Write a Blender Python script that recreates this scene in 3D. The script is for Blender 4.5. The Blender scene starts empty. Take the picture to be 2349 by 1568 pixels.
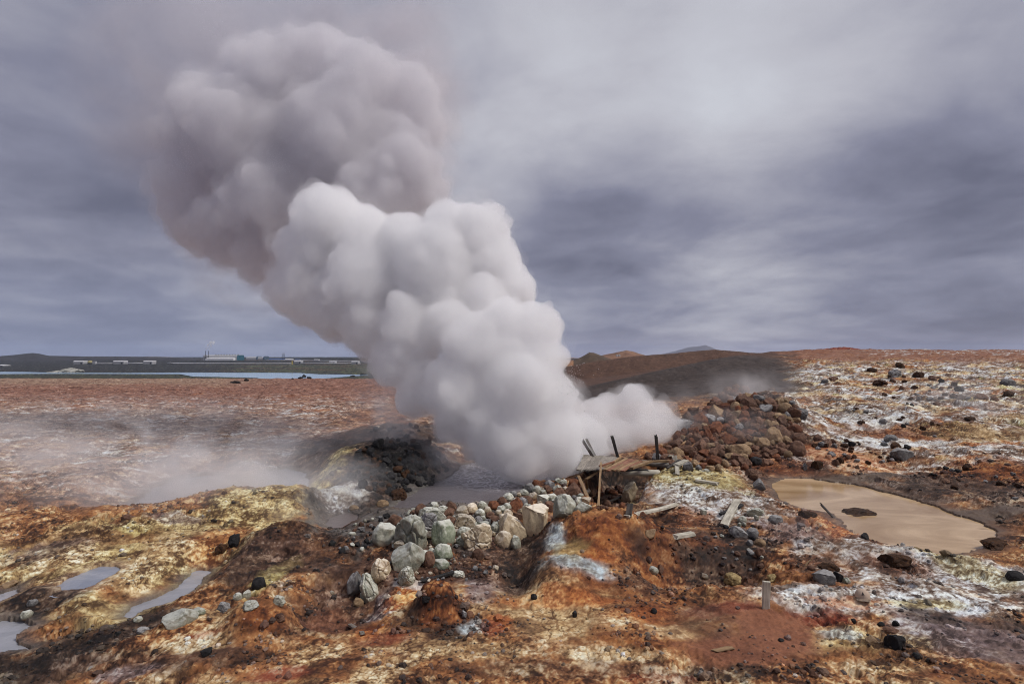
import bpy, bmesh, math, random
import numpy as np
from mathutils import Vector, Matrix, Euler

random.seed(7)
RNG = np.random.default_rng(11)
SC = bpy.context.scene
COL = SC.collection
R = math.radians

# ------------------------------------------------------------------ camera
# the photograph is thought of as 2348 x 1568; F is the focal length in those pixels
F, CX, HORIZON, EYE = 1174.0, 1174.0, 818.0, 4.7
cam_data = bpy.data.cameras.new('camera')
cam = bpy.data.objects.new('camera', cam_data)
COL.objects.link(cam)
cam.location = (0, 0, EYE)
cam.rotation_euler = (R(90), 0, 0)
cam_data.sensor_width = 36
cam_data.lens = 18
cam_data.shift_y = (HORIZON - 784) / 2348.0
cam_data.clip_start = 0.1
cam_data.clip_end = 30000
SC.camera = cam


def pt(px, py, Y):
    """the point at distance Y that the photograph shows at px, py"""
    return Vector(((px - CX) / F * Y, Y, EYE - (py - HORIZON) / F * Y))


# ------------------------------------------------------------------ numpy noise
def _hash(ix, iy, iz, seed):
    h = (ix.astype(np.uint32) * np.uint32(374761393) + iy.astype(np.uint32) * np.uint32(668265263)
         + iz.astype(np.uint32) * np.uint32(2147483647) + np.uint32((seed * 144269504 + 974711) & 0xffffffff))
    h = (h ^ (h >> np.uint32(13))) * np.uint32(1274126177)
    h = (h ^ (h >> np.uint32(15))) * np.uint32(2246822519)
    h = h ^ (h >> np.uint32(16))
    return h.astype(np.float32) / np.float32(4294967295.0)


def noise2(x, y, seed=0):
    """value noise, smooth, about -1..1"""
    x = np.asarray(x, np.float32); y = np.asarray(y, np.float32)
    fx, fy = np.floor(x), np.floor(y)
    ix, iy = fx.astype(np.int64), fy.astype(np.int64)
    tx, ty = x - fx, y - fy
    z = np.zeros_like(ix)
    def grad(ax, ay):
        a = _hash(ix + ax, iy + ay, z, seed) * np.float32(6.2831853)
        return np.cos(a) * (tx - ax) + np.sin(a) * (ty - ay)
    ux = tx * tx * tx * (tx * (tx * 6 - 15) + 10)
    uy = ty * ty * ty * (ty * (ty * 6 - 15) + 10)
    a = grad(0, 0); b = grad(1, 0); c = grad(0, 1); d = grad(1, 1)
    return (a + (b - a) * ux + (c - a + (a - b - c + d) * ux) * uy) * np.float32(1.5)


def fbm2(x, y, octaves=4, seed=0, gain=0.5, ridged=False):
    out = 0; amp = 1.0; tot = 0
    for o in range(octaves):
        n = noise2(x * 2.03 ** o + 17.3 * o, y * 2.03 ** o - 9.1 * o, seed + o * 31)
        if ridged:
            n = 1 - 2 * np.abs(n)
        out = out + n * amp
        tot += amp
        amp *= gain
    return out / tot


def noise3(p, seed=0):
    p = np.asarray(p, np.float32)
    f = np.floor(p); i = f.astype(np.int64); t = p - f
    u = t * t * (3 - 2 * t)
    out = 0
    for ax in (0, 1):
        for ay in (0, 1):
            for az in (0, 1):
                h = _hash(i[:, 0] + ax, i[:, 1] + ay, i[:, 2] + az, seed)
                w = (u[:, 0] if ax else 1 - u[:, 0]) * (u[:, 1] if ay else 1 - u[:, 1]) * (u[:, 2] if az else 1 - u[:, 2])
                out = out + h * w
    return out * 2 - 1


def fbm3(p, octaves=4, seed=0, gain=0.5):
    out = 0; amp = 1.0; tot = 0
    for o in range(octaves):
        out = out + amp * noise3(p * 2.03 ** o + 13.7 * o, seed + 17 * o)
        tot += amp; amp *= gain
    return out / tot


def sstep(a, b, x):
    t = np.clip((x - a) / (b - a), 0, 1)
    return t * t * (3 - 2 * t)


# ------------------------------------------------------------------ objects
def link(name, data, parent=None):
    o = bpy.data.objects.new(name, data)
    COL.objects.link(o)
    if parent is not None:
        o.parent = parent
    return o


def tag(o, label=None, cat=None, group=None, kind=None):
    if label: o['label'] = label
    if cat: o['category'] = cat
    if group: o['group'] = group
    if kind: o['kind'] = kind
    return o


def mesh_np(name, verts, faces, mat=None, smooth=True):
    """mesh from numpy arrays; all faces have the same number of corners"""
    me = bpy.data.meshes.new(name)
    n, k = faces.shape
    me.vertices.add(len(verts))
    me.vertices.foreach_set('co', np.ascontiguousarray(verts, np.float32).ravel())
    me.loops.add(n * k)
    me.loops.foreach_set('vertex_index', np.ascontiguousarray(faces, np.int32).ravel())
    me.polygons.add(n)
    me.polygons.foreach_set('loop_start', np.arange(0, n * k, k, dtype=np.int32))
    me.polygons.foreach_set('use_smooth', np.full(n, smooth, bool))
    me.update(calc_edges=True)
    if mat: me.materials.append(mat)
    return me


def from_bm(name, bm, mat=None, parent=None, smooth=False):
    me = bpy.data.meshes.new(name)
    bm.normal_update()
    bm.to_mesh(me); bm.free()
    if smooth:
        me.polygons.foreach_set('use_smooth', np.full(len(me.polygons), True, bool))
    if mat: me.materials.append(mat)
    return link(name, me, parent)


def new_mat(name):
    m = bpy.data.materials.new(name)
    m.use_nodes = True
    nt = m.node_tree
    nt.nodes.clear()
    out = nt.nodes.new('ShaderNodeOutputMaterial')
    return m, nt, out


class NT:
    """short hand for building node trees"""
    def __init__(self, nt): self.nt = nt
    def n(self, kind, **kw):
        node = self.nt.nodes.new(kind)
        for k, v in kw.items():
            if k.startswith('i_'):
                key = k[2:]
                key = int(key) if key.isdigit() else key.replace('_', ' ')
                sock = node.inputs[key]
                if isinstance(v, bpy.types.NodeSocket): self.nt.links.new(v, sock)
                else: sock.default_value = v
            else:
                setattr(node, k, v)
        return node
    def math(self, op, a, b=None, clamp=False):
        node = self.n('ShaderNodeMath', operation=op, use_clamp=clamp)
        for i, v in enumerate((a, b)):
            if v is None: continue
            if isinstance(v, bpy.types.NodeSocket): self.nt.links.new(v, node.inputs[i])
            else: node.inputs[i].default_value = v
        return node.outputs[0]
    def vmath(self, op, a, b=None, scale=None):
        node = self.n('ShaderNodeVectorMath', operation=op)
        for i, v in enumerate((a, b)):
            if v is None: continue
            if isinstance(v, bpy.types.NodeSocket): self.nt.links.new(v, node.inputs[i])
            else: node.inputs[i].default_value = v
        if scale is not None:
            if isinstance(scale, bpy.types.NodeSocket): self.nt.links.new(scale, node.inputs['Scale'])
            else: node.inputs['Scale'].default_value = scale
        return node
    def mix(self, fac, a, b, blend='MIX'):
        node = self.n('ShaderNodeMix', data_type='RGBA', blend_type=blend)
        for key, v in ((0, fac), (6, a), (7, b)):
            if isinstance(v, bpy.types.NodeSocket): self.nt.links.new(v, node.inputs[key])
            elif key == 0: node.inputs[0].default_value = v
            else: node.inputs[key].default_value = (*v, 1) if len(v) == 3 else v
        return node.outputs[2]
    def ramp(self, fac, stops, interp='LINEAR'):
        node = self.n('ShaderNodeValToRGB')
        cr = node.color_ramp
        cr.interpolation = interp
        while len(cr.elements) > 1: cr.elements.remove(cr.elements[-1])
        for i, (p, c) in enumerate(stops):
            e = cr.elements[0] if i == 0 else cr.elements.new(p)
            e.position = p
            e.color = (*c, 1) if not np.isscalar(c) else (c, c, c, 1)
        self.nt.links.new(fac, node.inputs[0])
        return node.outputs[0]
    def noise(self, vec, scale, detail=4, rough=0.5, dist=0.0, dims='3D'):
        node = self.n('ShaderNodeTexNoise', noise_dimensions=dims)
        node.inputs['Scale'].default_value = scale
        node.inputs['Detail'].default_value = detail
        node.inputs['Roughness'].default_value = rough
        node.inputs['Distortion'].default_value = dist
        if vec is not None: self.nt.links.new(vec, node.inputs['Vector'])
        return node.outputs['Fac']
    def link(self, a, b): self.nt.links.new(a, b)


def lin(r, g, b):
    """sRGB 0..255 to linear"""
    f = lambda c: c / 12.92 if c <= 0.04045 else ((c + 0.055) / 1.055) ** 2.4
    return (f(r / 255), f(g / 255), f(b / 255))

# ------------------------------------------------------------------ light and sky
SUN_EL, SUN_AZ = R(54), R(104)        # azimuth clockwise from +Y (the view direction): to the right and a little behind
sun_data = bpy.data.lights.new('sun', 'SUN')
sun_data.energy = 1.5
sun_data.angle = R(18)
sun_data.color = (1.0, 0.95, 0.90)
sun = link('sun', sun_data)
sdir = Vector((math.sin(SUN_AZ) * math.cos(SUN_EL), math.cos(SUN_AZ) * math.cos(SUN_EL), math.sin(SUN_EL)))
sun.rotation_euler = sdir.to_track_quat('Z', 'Y').to_euler()

world = bpy.data.worlds.new('World')
SC.world = world
world.use_nodes = True
wt = world.node_tree
wt.nodes.clear()
W = NT(wt)
wout = W.n('ShaderNodeOutputWorld')
geo = W.n('ShaderNodeTexCoord').outputs['Generated']
sep = W.n('ShaderNodeSeparateXYZ', i_0=geo)
dx, dy, dz = sep.outputs
sky_tex = W.n('ShaderNodeTexSky', sky_type='NISHITA', sun_disc=False, sun_elevation=SUN_EL, sun_rotation=SUN_AZ)
clear = W.vmath('SCALE', sky_tex.outputs[0], scale=0.05).outputs[0]
# the cloud deck: a flat layer seen in perspective, so that the streaks run to the horizon
zz = W.math('ADD', W.math('MAXIMUM', dz, 0.0), 0.20)
plane = W.n('ShaderNodeCombineXYZ', i_0=W.math('DIVIDE', dx, zz), i_1=W.math('DIVIDE', dy, zz), i_2=0.0).outputs[0]
warp = W.n('ShaderNodeTexNoise', i_Vector=plane, i_Scale=0.9, i_Detail=2.0)
wv = W.vmath('SCALE', W.vmath('SUBTRACT', warp.outputs['Color'], (0.5, 0.5, 0.5)).outputs[0], scale=0.55).outputs[0]
wp = W.vmath('ADD', plane, wv).outputs[0]
n_big = W.noise(wp, 0.85, 5, 0.46)
n_mid = W.noise(wp, 2.4, 6, 0.54)
streak = W.n('ShaderNodeMapping', i_0=wp)
streak.inputs['Scale'].default_value = (0.35, 1.5, 1)
n_str = W.noise(streak.outputs[0], 1.4, 5, 0.5)
v = W.math('ADD', W.math('MULTIPLY', W.math('SUBTRACT', n_big, 0.5), 0.95),
           W.math('ADD', W.math('MULTIPLY', W.math('SUBTRACT', n_mid, 0.5), 0.62), W.math('MULTIPLY', W.math('SUBTRACT', n_str, 0.5), 0.20)))
# broad light and dark banks of this cloud deck: direction, size, lighter or darker
nd = W.vmath('NORMALIZE', geo).outputs[0]
nd = W.vmath('ADD', nd, W.vmath('SCALE', wv, scale=0.35).outputs[0]).outputs[0]
def sky_dir(px, py):
    return Vector(((px - CX) / F, 1, -(py - HORIZON) / F)).normalized()
banks = [  # px, py, radius, weight
    (1500, 330, 0.34, 0.20), (2000, 160, 0.40, 0.14), (1750, 30, 0.4, 0.08), (2290, 520, 0.24, -0.20),
    (1340, 505, 0.15, -0.44), (1700, 500, 0.22, -0.18), (2000, 640, 0.25, -0.07), (2200, 330, 0.14, -0.06), (1950, 400, 0.14, 0.12),
    (1420, 630, 0.12, 0.12), (1700, 690, 0.16, 0.16), (1400, 745, 0.12, -0.12), (1900, 760, 0.25, -0.06),
    (120, 230, 0.24, -0.14), (60, 60, 0.2, 0.03), (330, 40, 0.22, -0.02), (180, 420, 0.22, 0.12), (100, 560, 0.25, -0.04),
    (300, 700, 0.25, -0.03), (600, 40, 0.25, 0.0), (1100, 60, 0.28, 0.14), (1080, 330, 0.15, 0.05), (60, 760, 0.2, -0.02),
]
acc = v
for px, py, rad, wgt in banks:
    d = sky_dir(px, py)
    dist = W.n('ShaderNodeVectorMath', operation='DISTANCE', i_0=nd)
    dist.inputs[1].default_value = d
    q = W.math('DIVIDE', dist.outputs['Value'], rad)
    g = W.math('EXPONENT', W.math('MULTIPLY', W.math('MULTIPLY', q, q), -1.0))
    acc = W.math('ADD', acc, W.math('MULTIPLY', g, wgt))
tone = W.math('ADD', acc, 0.50, clamp=True)
cloud = W.ramp(tone, [(0.0, lin(86, 87, 103)), (0.22, lin(107, 108, 127)), (0.42, lin(134, 135, 154)),
                      (0.62, lin(166, 166, 179)), (0.80, lin(191, 191, 200)), (1.0, lin(206, 208, 216))])
# thin bluish band low on the left where the deck is thin
low = W.math('MULTIPLY', W.math('SUBTRACT', 1.0, W.math('DIVIDE', W.math('MAXIMUM', dz, 0.0), 0.16), clamp=True),
             W.math('MULTIPLY', W.math('ADD', W.math('MULTIPLY', dx, -0.6), 0.55, clamp=True), 0.55))
cloud = W.mix(low, cloud, lin(124, 136, 172))
col = W.mix(0.93, clear, cloud)
bg = W.n('ShaderNodeBackground', i_Color=col, i_Strength=0.57)
W.link(bg.outputs[0], wout.inputs[0])
world.cycles.sampling_method = 'MANUAL'
world.cycles.sample_map_resolution = 512

# ------------------------------------------------------------------ render settings
SC.view_settings.view_transform = 'Standard'
SC.view_settings.look = 'None'
SC.view_settings.exposure = 0.83
SC.view_settings.gamma = 1.0
cy = SC.cycles
cy.use_denoising = True
cy.denoising_prefilter = 'FAST'
cy.filter_width = 1.05
cy.use_adaptive_sampling = True
cy.adaptive_threshold = 0.017
cy.max_bounces = 14
cy.diffuse_bounces = 2
cy.glossy_bounces = 2
cy.transmission_bounces = 4
cy.transparent_max_bounces = 16
cy.volume_bounces = 12
cy.volume_step_rate = 1.0
cy.volume_max_steps = 128
cy.caustics_reflective = False
cy.caustics_refractive = False

# ------------------------------------------------------------------ steam
def volume_mat(name, density, albedo, patchy=None):
    """even steam: scatters most of the light and swallows a little of it"""
    m, nt, out = new_mat(name)
    N = NT(nt)
    hi = max(albedo)
    vs = N.n('ShaderNodeVolumeScatter', i_Color=(*albedo, 1), i_Density=density)
    va = N.n('ShaderNodeVolumeAbsorption', i_Color=(*albedo, 1), i_Density=density)     # absorbs density * (1 - colour)
    add = N.n('ShaderNodeAddShader')
    N.link(vs.outputs[0], add.inputs[0]); N.link(va.outputs[0], add.inputs[1])
    if patchy:
        sc, lo, hi_, seed = patchy
        pos = N.n('ShaderNodeNewGeometry').outputs['Position']
        mp = N.n('ShaderNodeMapping', i_0=pos); mp.inputs['Location'].default_value = (seed, seed * 1.7, seed * 0.3)
        n = N.noise(mp.outputs[0], sc, 3, 0.62, 0.5)
        d = N.math('MULTIPLY', N.ramp(n, [(lo, 0.0), (hi_, 1.0)]), density)
        N.link(d, vs.inputs['Density']); N.link(d, va.inputs['Density'])
    N.link(add.outputs[0], out.inputs['Volume'])
    return m


_ICO = {}
def ico(level):
    if level not in _ICO:
        bm = bmesh.new()
        bmesh.ops.create_icosphere(bm, subdivisions=level, radius=1)
        bm.verts.ensure_lookup_table()
        v = np.array([q.co[:] for q in bm.verts], np.float32)
        f = np.array([[q.index for q in p.verts] for p in bm.faces], np.int32)
        bm.free()
        _ICO[level] = (v, f)
    return _ICO[level]


def worley3(p, seed):
    """distance to the nearest of scattered points, one per unit cell"""
    f = np.floor(p); i = f.astype(np.int64)
    best = np.full(len(p), 9, np.float32)
    for ax in (-1, 0, 1):
        for ay in (-1, 0, 1):
            for az in (-1, 0, 1):
                cx, cy_, cz = i[:, 0] + ax, i[:, 1] + ay, i[:, 2] + az
                d = ((cx + _hash(cx, cy_, cz, seed) - p[:, 0]) ** 2 + (cy_ + _hash(cx, cy_, cz, seed + 101) - p[:, 1]) ** 2
                     + (cz + _hash(cx, cy_, cz, seed + 202) - p[:, 2]) ** 2)
                best = np.minimum(best, d)
    return np.sqrt(best)


def cauliflower(seeds, rng, shrink=0.95, kids=26, grand=10, kr=(0.18, 0.46), gr=(0.22, 0.46)):
    """big round lobes with smaller lobes on their surface and smaller ones on those: (centre, radius, detail)"""
    big = [(np.array(c, float), r * shrink) for c, r in seeds]
    out = [(c, r, 3) for c, r in big]
    C = np.array([c for c, r in big]); RR = np.array([r for c, r in big])
    for c, r in big:
        d = rng.normal(size=(kids, 3)); d /= np.linalg.norm(d, axis=1)[:, None]
        for dv in d:
            cr = r * rng.uniform(*kr)
            p = c + dv * (r - cr * rng.uniform(0.40, 0.85))
            depth = (RR - np.linalg.norm(C - p, axis=1)).max()
            if depth > cr * 1.1: continue
            out.append((p, cr, 2))
            e = rng.normal(size=(grand, 3)); e /= np.linalg.norm(e, axis=1)[:, None]
            for ev in e:
                if ev @ dv < 0.05: continue
                g = cr * rng.uniform(*gr)
                out.append((p + ev * (cr - g * rng.uniform(0.35, 0.75)), g, 2))
    return out


def _remeshed(me, voxel, it):
    o = link('tmp', me)
    md = o.modifiers.new('r', 'REMESH'); md.mode = 'VOXEL'; md.voxel_size = voxel; md.adaptivity = 0
    if it:
        sm = o.modifiers.new('s', 'SMOOTH'); sm.iterations = it; sm.factor = 0.5
    dg = bpy.context.evaluated_depsgraph_get()
    res = bpy.data.meshes.new_from_object(o.evaluated_get(dg))
    bpy.data.objects.remove(o); bpy.data.meshes.remove(me)
    k = len(res.vertices)
    co = np.empty(k * 3, np.float32); res.vertices.foreach_get('co', co)
    no = np.empty(k * 3, np.float32); res.vertex_normals.foreach_get('vector', no)
    return res, co.reshape(-1, 3), no.reshape(-1, 3)


def billow_mesh(name, blobs, voxel, mat, puffs, wisp=0.0, smooth_it=2, grow=0.0, seed=3, lean=(0, 0, 0)):
    """one closed skin round all the lobes. puffs: (size, height) of the rounded swellings on it; wisp: ragged fringes"""
    vs, fs, n = [], [], 0
    for c, r, lv in blobs:
        r = r + grow
        if r < voxel * 1.1: continue
        v, f = ico(lv)
        vs.append(v * r + np.asarray(c, np.float32)); fs.append(f + n); n += len(v)
    res, co, no = _remeshed(mesh_np('tmp', np.concatenate(vs), np.concatenate(fs)), voxel, smooth_it)
    w = np.stack([fbm3(co / 1.6 + k * 9, 3, seed + k, 0.55) for k in range(3)], 1)
    d = 0
    vary = sstep(-0.35, 0.4, fbm3(co / 2.4 + 31, 2, seed + 40))        # some faces are smooth, some knobbly
    for k, (s_, a_) in enumerate(puffs):
        q = (co + w * s_ * 0.45) / s_ + 5.3 * k
        d = d + (0.55 - worley3(q, seed + k)) * a_ * (0.20 + 1.0 * vary)
    if wisp:
        q = co + w * 1.1
        d = d + np.maximum(0, fbm3(q / 0.9, 4, seed + 70, 0.6) - 0.02) * wisp * 2.2 - wisp * 0.22
    co = co + no * np.asarray(d, np.float32)[:, None] + w * (0.10 + 0.3 * wisp) + np.asarray(lean, np.float32)
    res.vertices.foreach_set('co', co.astype(np.float32).ravel())
    res.update()
    res, co, no = _remeshed(res, voxel, 1)                             # once more, so that folds become one clean skin
    res.name = name
    res.polygons.foreach_set('use_smooth', np.full(len(res.polygons), True, bool))
    res.materials.clear(); res.materials.append(mat)
    res.update()
    return res


def seeds_px(rows):
    return [(pt(px, py, Y)[:], r * Y / F) for px, py, r, Y in rows]


rear = seeds_px([(737, 155, 90, 30.5), (634, 190, 106, 30.5), (830, 200, 94, 30), (938, 224, 70, 30.5), (972, 285, 58, 30.5), (470, 248, 72, 31),
    (441, 322, 72, 31), (423, 424, 72, 31), (441, 501, 74, 31), (535, 530, 90, 30), (600, 590, 62, 29), (596, 328, 150, 31), (783, 351, 158, 30.5),
    (920, 400, 100, 30), (666, 469, 135, 30), (854, 469, 115, 29.5), (985, 448, 54, 30)])
front = seeds_px([(760, 511, 82, 25.2), (713, 586, 78, 25.4), (680, 656, 62, 25.6), (835, 550, 74, 25), (940, 574, 78, 24.6), (1030, 537, 66, 24.6),
    (1100, 538, 68, 24.8), (1133, 604, 64, 24.6), (994, 633, 112, 24.4), (854, 656, 112, 24.8), (1168, 662, 56, 24.4), (760, 680, 76, 25.2)])
low = seeds_px([(1228, 759, 58, 22.4), (1165, 755, 60, 22.2), (1032, 744, 60, 22.4), (1098, 797, 86, 22.2), (943, 757, 80, 23.2), (855, 744, 74, 24), (1105, 690, 60, 23.4), (1010, 690, 60, 23.6),
    (766, 709, 68, 24.8), (704, 676, 64, 25.2), (921, 824, 66, 23), (1228, 833, 66, 22), (1282, 819, 24, 22), (1187, 886, 98, 21.6), (1054, 895, 82, 21.8),
    (974, 878, 56, 22.6), (1265, 918, 58, 21.6), (1150, 985, 88, 21.4), (1040, 970, 44, 22.4), (1262, 995, 74, 21.4), (1124, 1042, 40, 21.4),
    (1205, 1052, 58, 20.9), (1175, 1070, 28, 20.8), (1285, 1050, 42, 21.4), (905, 800, 54, 23.4), (950, 915, 40, 22.8), (1100, 1000, 52, 22), (1090, 950, 70, 22), (1150, 830, 70, 22)])
puff = seeds_px([(1452, 920, 42, 26.5), (1399, 936, 38, 26.5), (1364, 948, 38, 26), (1508, 952, 38, 27), (1470, 990, 58, 26.5), (1405, 1000, 52, 26),
    (1544, 982, 28, 27), (1518, 1016, 32, 27), (1350, 1010, 45, 25), (1440, 1045, 36, 25.5), (1338, 975, 34, 24), (1362, 1040, 42, 24.2), (1330, 1050, 40, 23), (1400, 1050, 38, 25), (1320, 935, 30, 23.5), (1348, 1000, 46, 24.6), (1318, 985, 40, 23)])

rng = np.random.default_rng(5)
plume = link('steam_plume', None)
tag(plume, 'huge white column of steam billowing up and leftward from the boiling vent pool', 'steam')
m_front = volume_mat('dense_steam', 1.5, (0.9985, 0.997, 0.9985))
m_front_soft = volume_mat('soft_steam', 0.27, (0.997, 0.995, 0.997))
m_puff = volume_mat('puff_steam', 1.1, (0.9985, 0.997, 0.9985))
m_front_thin = volume_mat('thin_steam', 0.22, (0.97, 0.965, 0.97), (0.75, 0.44, 0.66, 3.0))
m_rear = volume_mat('shade_tinted_steam', 0.85, (0.905, 0.894, 0.908))  # rear steam, margin and wisps: cloud shade painted in as a lower albedo
m_rear_soft = volume_mat('shade_tinted_soft_steam', 0.20, (0.925, 0.908, 0.920))
m_rear_thin = volume_mat('shade_tinted_thin_steam', 0.10, (0.90, 0.88, 0.90), (0.42, 0.42, 0.66, 9.0))
fb = cauliflower(front + low, rng)
rb = cauliflower(rear, rng, kids=34, grand=8)
pb = cauliflower(puff, rng)
PUFF_F = [(1.9, 0.40), (0.72, 0.26), (0.33, 0.19)]
PUFF_R = [(2.4, 0.70), (1.2, 0.42), (0.6, 0.20)]
link('front_billow', billow_mesh('front_billow', fb, 0.095, m_front, PUFF_F, 0.0, 2, 0.08), plume)
link('front_margin', billow_mesh('front_margin', fb, 0.12, m_front_soft, PUFF_F, 0.25, 2, 0.15, seed=21), plume)
link('front_wisps', billow_mesh('front_wisps', fb, 0.16, m_front_thin, PUFF_F[:2], 0.8, 2, 0.34, seed=22), plume)
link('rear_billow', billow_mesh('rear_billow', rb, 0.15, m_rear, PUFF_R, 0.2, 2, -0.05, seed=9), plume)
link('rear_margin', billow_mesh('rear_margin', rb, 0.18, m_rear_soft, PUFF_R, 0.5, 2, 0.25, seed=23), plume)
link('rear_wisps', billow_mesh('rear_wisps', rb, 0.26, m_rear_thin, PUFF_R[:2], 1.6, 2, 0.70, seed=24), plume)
link('right_puff', billow_mesh('right_puff', pb, 0.10, m_puff, PUFF_F, 0.2, 2, -0.02, seed=12), plume)
link('right_margin', billow_mesh('right_margin', pb, 0.14, m_front_soft, PUFF_F, 0.5, 2, 0.14, seed=25), plume)
link('right_wisps', billow_mesh('right_wisps', pb, 0.16, m_front_thin, PUFF_F[:2], 1.0, 2, 0.3, seed=26, lean=(0.3, 0.1, 0.0)), plume)

# ------------------------------------------------------------------ the lie of the land
def gp(px, py, z=0.0):
    Y = (EYE - z) * F / (py - HORIZON)
    return ((px - CX) / F * Y, Y)


def seg_dist(x, y, pts):
    """distance to a polyline and the position along it (index units)"""
    best = np.full(x.shape, 1e9, np.float32); pos = np.zeros(x.shape, np.float32)
    for i in range(len(pts) - 1):
        ax, ay = pts[i][:2]; bx, by = pts[i + 1][:2]
        vx, vy = bx - ax, by - ay
        t = np.clip(((x - ax) * vx + (y - ay) * vy) / (vx * vx + vy * vy), 0, 1)
        d = np.hypot(x - ax - t * vx, y - ay - t * vy)
        m = d < best
        best = np.where(m, d, best); pos = np.where(m, i + t, pos)
    return best, pos


def poly_sd(x, y, poly):
    """signed distance to a polygon, negative inside"""
    d, _ = seg_dist(x, y, poly + [poly[0]])
    inside = np.zeros(x.shape, bool)
    n = len(poly)
    for i in range(n):
        x1, y1 = poly[i]; x2, y2 = poly[(i + 1) % n]
        c = ((y1 > y) != (y2 > y))
        inside ^= c & (x < (x2 - x1) * (y - y1) / (y2 - y1 + 1e-12) + x1)
    return np.where(inside, -d, d)


def bump(x, y, px, py, Y, wpx, dm, p=2.0, rot=0.0, base=0.0):
    """a mound whose top stands where the photograph shows px, py at distance Y; half width in photo pixels, half depth in metres"""
    cx = (px - CX) / F * Y
    h = EYE - (py - HORIZON) / F * Y - base
    rx = wpx / F * Y
    c, s = math.cos(rot), math.sin(rot)
    ax, ay = (x - cx), (y - Y)
    q = ((ax * c + ay * s) / rx) ** 2 + ((-ax * s + ay * c) / dm) ** 2
    return h * np.exp(-q ** (p / 2))


def ridge(x, y, rows, slope, z0):
    """raises z0 to a crest through the points (px, py, Y) that falls away with the given slope"""
    pts = [((px - CX) / F * Y, Y) for px, py, Y in rows]
    hz = np.array([EYE - (py - HORIZON) / F * Y for px, py, Y in rows])
    d, pos = seg_dist(x, y, pts)
    h = np.interp(pos, np.arange(len(rows)), hz)
    r = np.sqrt(d * d + (1.5 / max(slope, 1e-3) * 0.25) ** 2)
    cand = h - slope * r
    k = 0.35
    m = np.clip(0.5 + 0.5 * (cand - z0) / k, 0, 1)
    return z0 + (cand - z0) * m + k * m * (1 - m)


POOLS = {   # name: (water level, outline in photo pixels, width of the bank)
    'vent': (-0.45, [(880, 1172), (925, 1140), (985, 1112), (1030, 1092), (1060, 1066), (1180, 1040), (1330, 1050), (1330, 1090), (1262, 1108), (1205, 1124), (1150, 1146), (1075, 1158), (1010, 1164), (940, 1172)], 0.9),
    'hollow': (-0.50, [(742, 1202), (768, 1182), (800, 1174), (824, 1180), (815, 1206), (778, 1226)], 0.6),
    'brown': (-0.35, [(1766, 1108), (1800, 1096), (1860, 1098), (1960, 1112), (2050, 1134), (2140, 1160), (2235, 1196), (2292, 1222), (2262, 1262), (2160, 1280), (2095, 1264), (2010, 1246), (1958, 1226), (1905, 1180), (1835, 1166), (1790, 1150)], 0.9),
    'bluish': (-0.10, [(118, 1348), (150, 1326), (190, 1312), (230, 1298), (268, 1297), (284, 1304), (258, 1324), (220, 1346), (190, 1356), (148, 1356)], 0.5),
    'channel': (-0.35, [(450, 1308), (488, 1310), (474, 1328), (452, 1350), (432, 1371), (390, 1386), (352, 1396), (318, 1410), (298, 1424), (272, 1418), (300, 1392), (340, 1376), (372, 1366), (406, 1346), (428, 1324)], 0.55),
    'corner': (-0.35, [(-120, 1424), (0, 1424), (60, 1428), (96, 1440), (60, 1452), (30, 1468), (70, 1490), (0, 1500), (-120, 1500)], 0.5),
    'edge': (-0.30, [(-120, 1368), (0, 1362), (50, 1345), (44, 1362), (16, 1376), (-20, 1392), (-120, 1398)], 0.5),
    'misty': (-0.55, [(290, 1168), (350, 1120), (400, 1100), (470, 1090), (545, 1098), (560, 1118), (500, 1138), (420, 1150), (360, 1176)], 1.2),
    'small': (-0.45, [(566, 1106), (610, 1080), (660, 1074), (704, 1086), (712, 1112), (700, 1140), (660, 1150), (600, 1124)], 0.9),
}
POOL_XY = {k: (lv, [gp(px, py, lv) for px, py in poly], bw) for k, (lv, poly, bw) in POOLS.items()}
LAKE_Z = -9.0
LAKE = [(-300, 852), (0, 852), (60, 852.6), (135, 854.6), (290, 855), (428, 854), (560, 854.5), (683, 855), (729, 858), (820, 858.7), (845, 860), (792, 863.6),
        (738, 868), (690, 872), (610, 874), (583, 866), (501, 864), (440, 863), (401, 857.8), (250, 857.2), (135, 856.9), (60, 857.4), (0, 858), (-300, 858)]
LAKE_XY = [gp(px, py, LAKE_Z) for px, py in LAKE]
BASIN = [gp(px, py, -0.5) for px, py in [(712, 1440), (730, 1405), (770, 1378), (830, 1388), (850, 1402), (838, 1440), (815, 1462), (770, 1478), (725, 1472)]]
PIT = [gp(px, py, -0.2) for px, py in [(1345, 1160), (1352, 1110), (1400, 1075), (1500, 1068), (1510, 1085), (1480, 1105), (1455, 1130), (1430, 1165), (1390, 1178)]]


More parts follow.
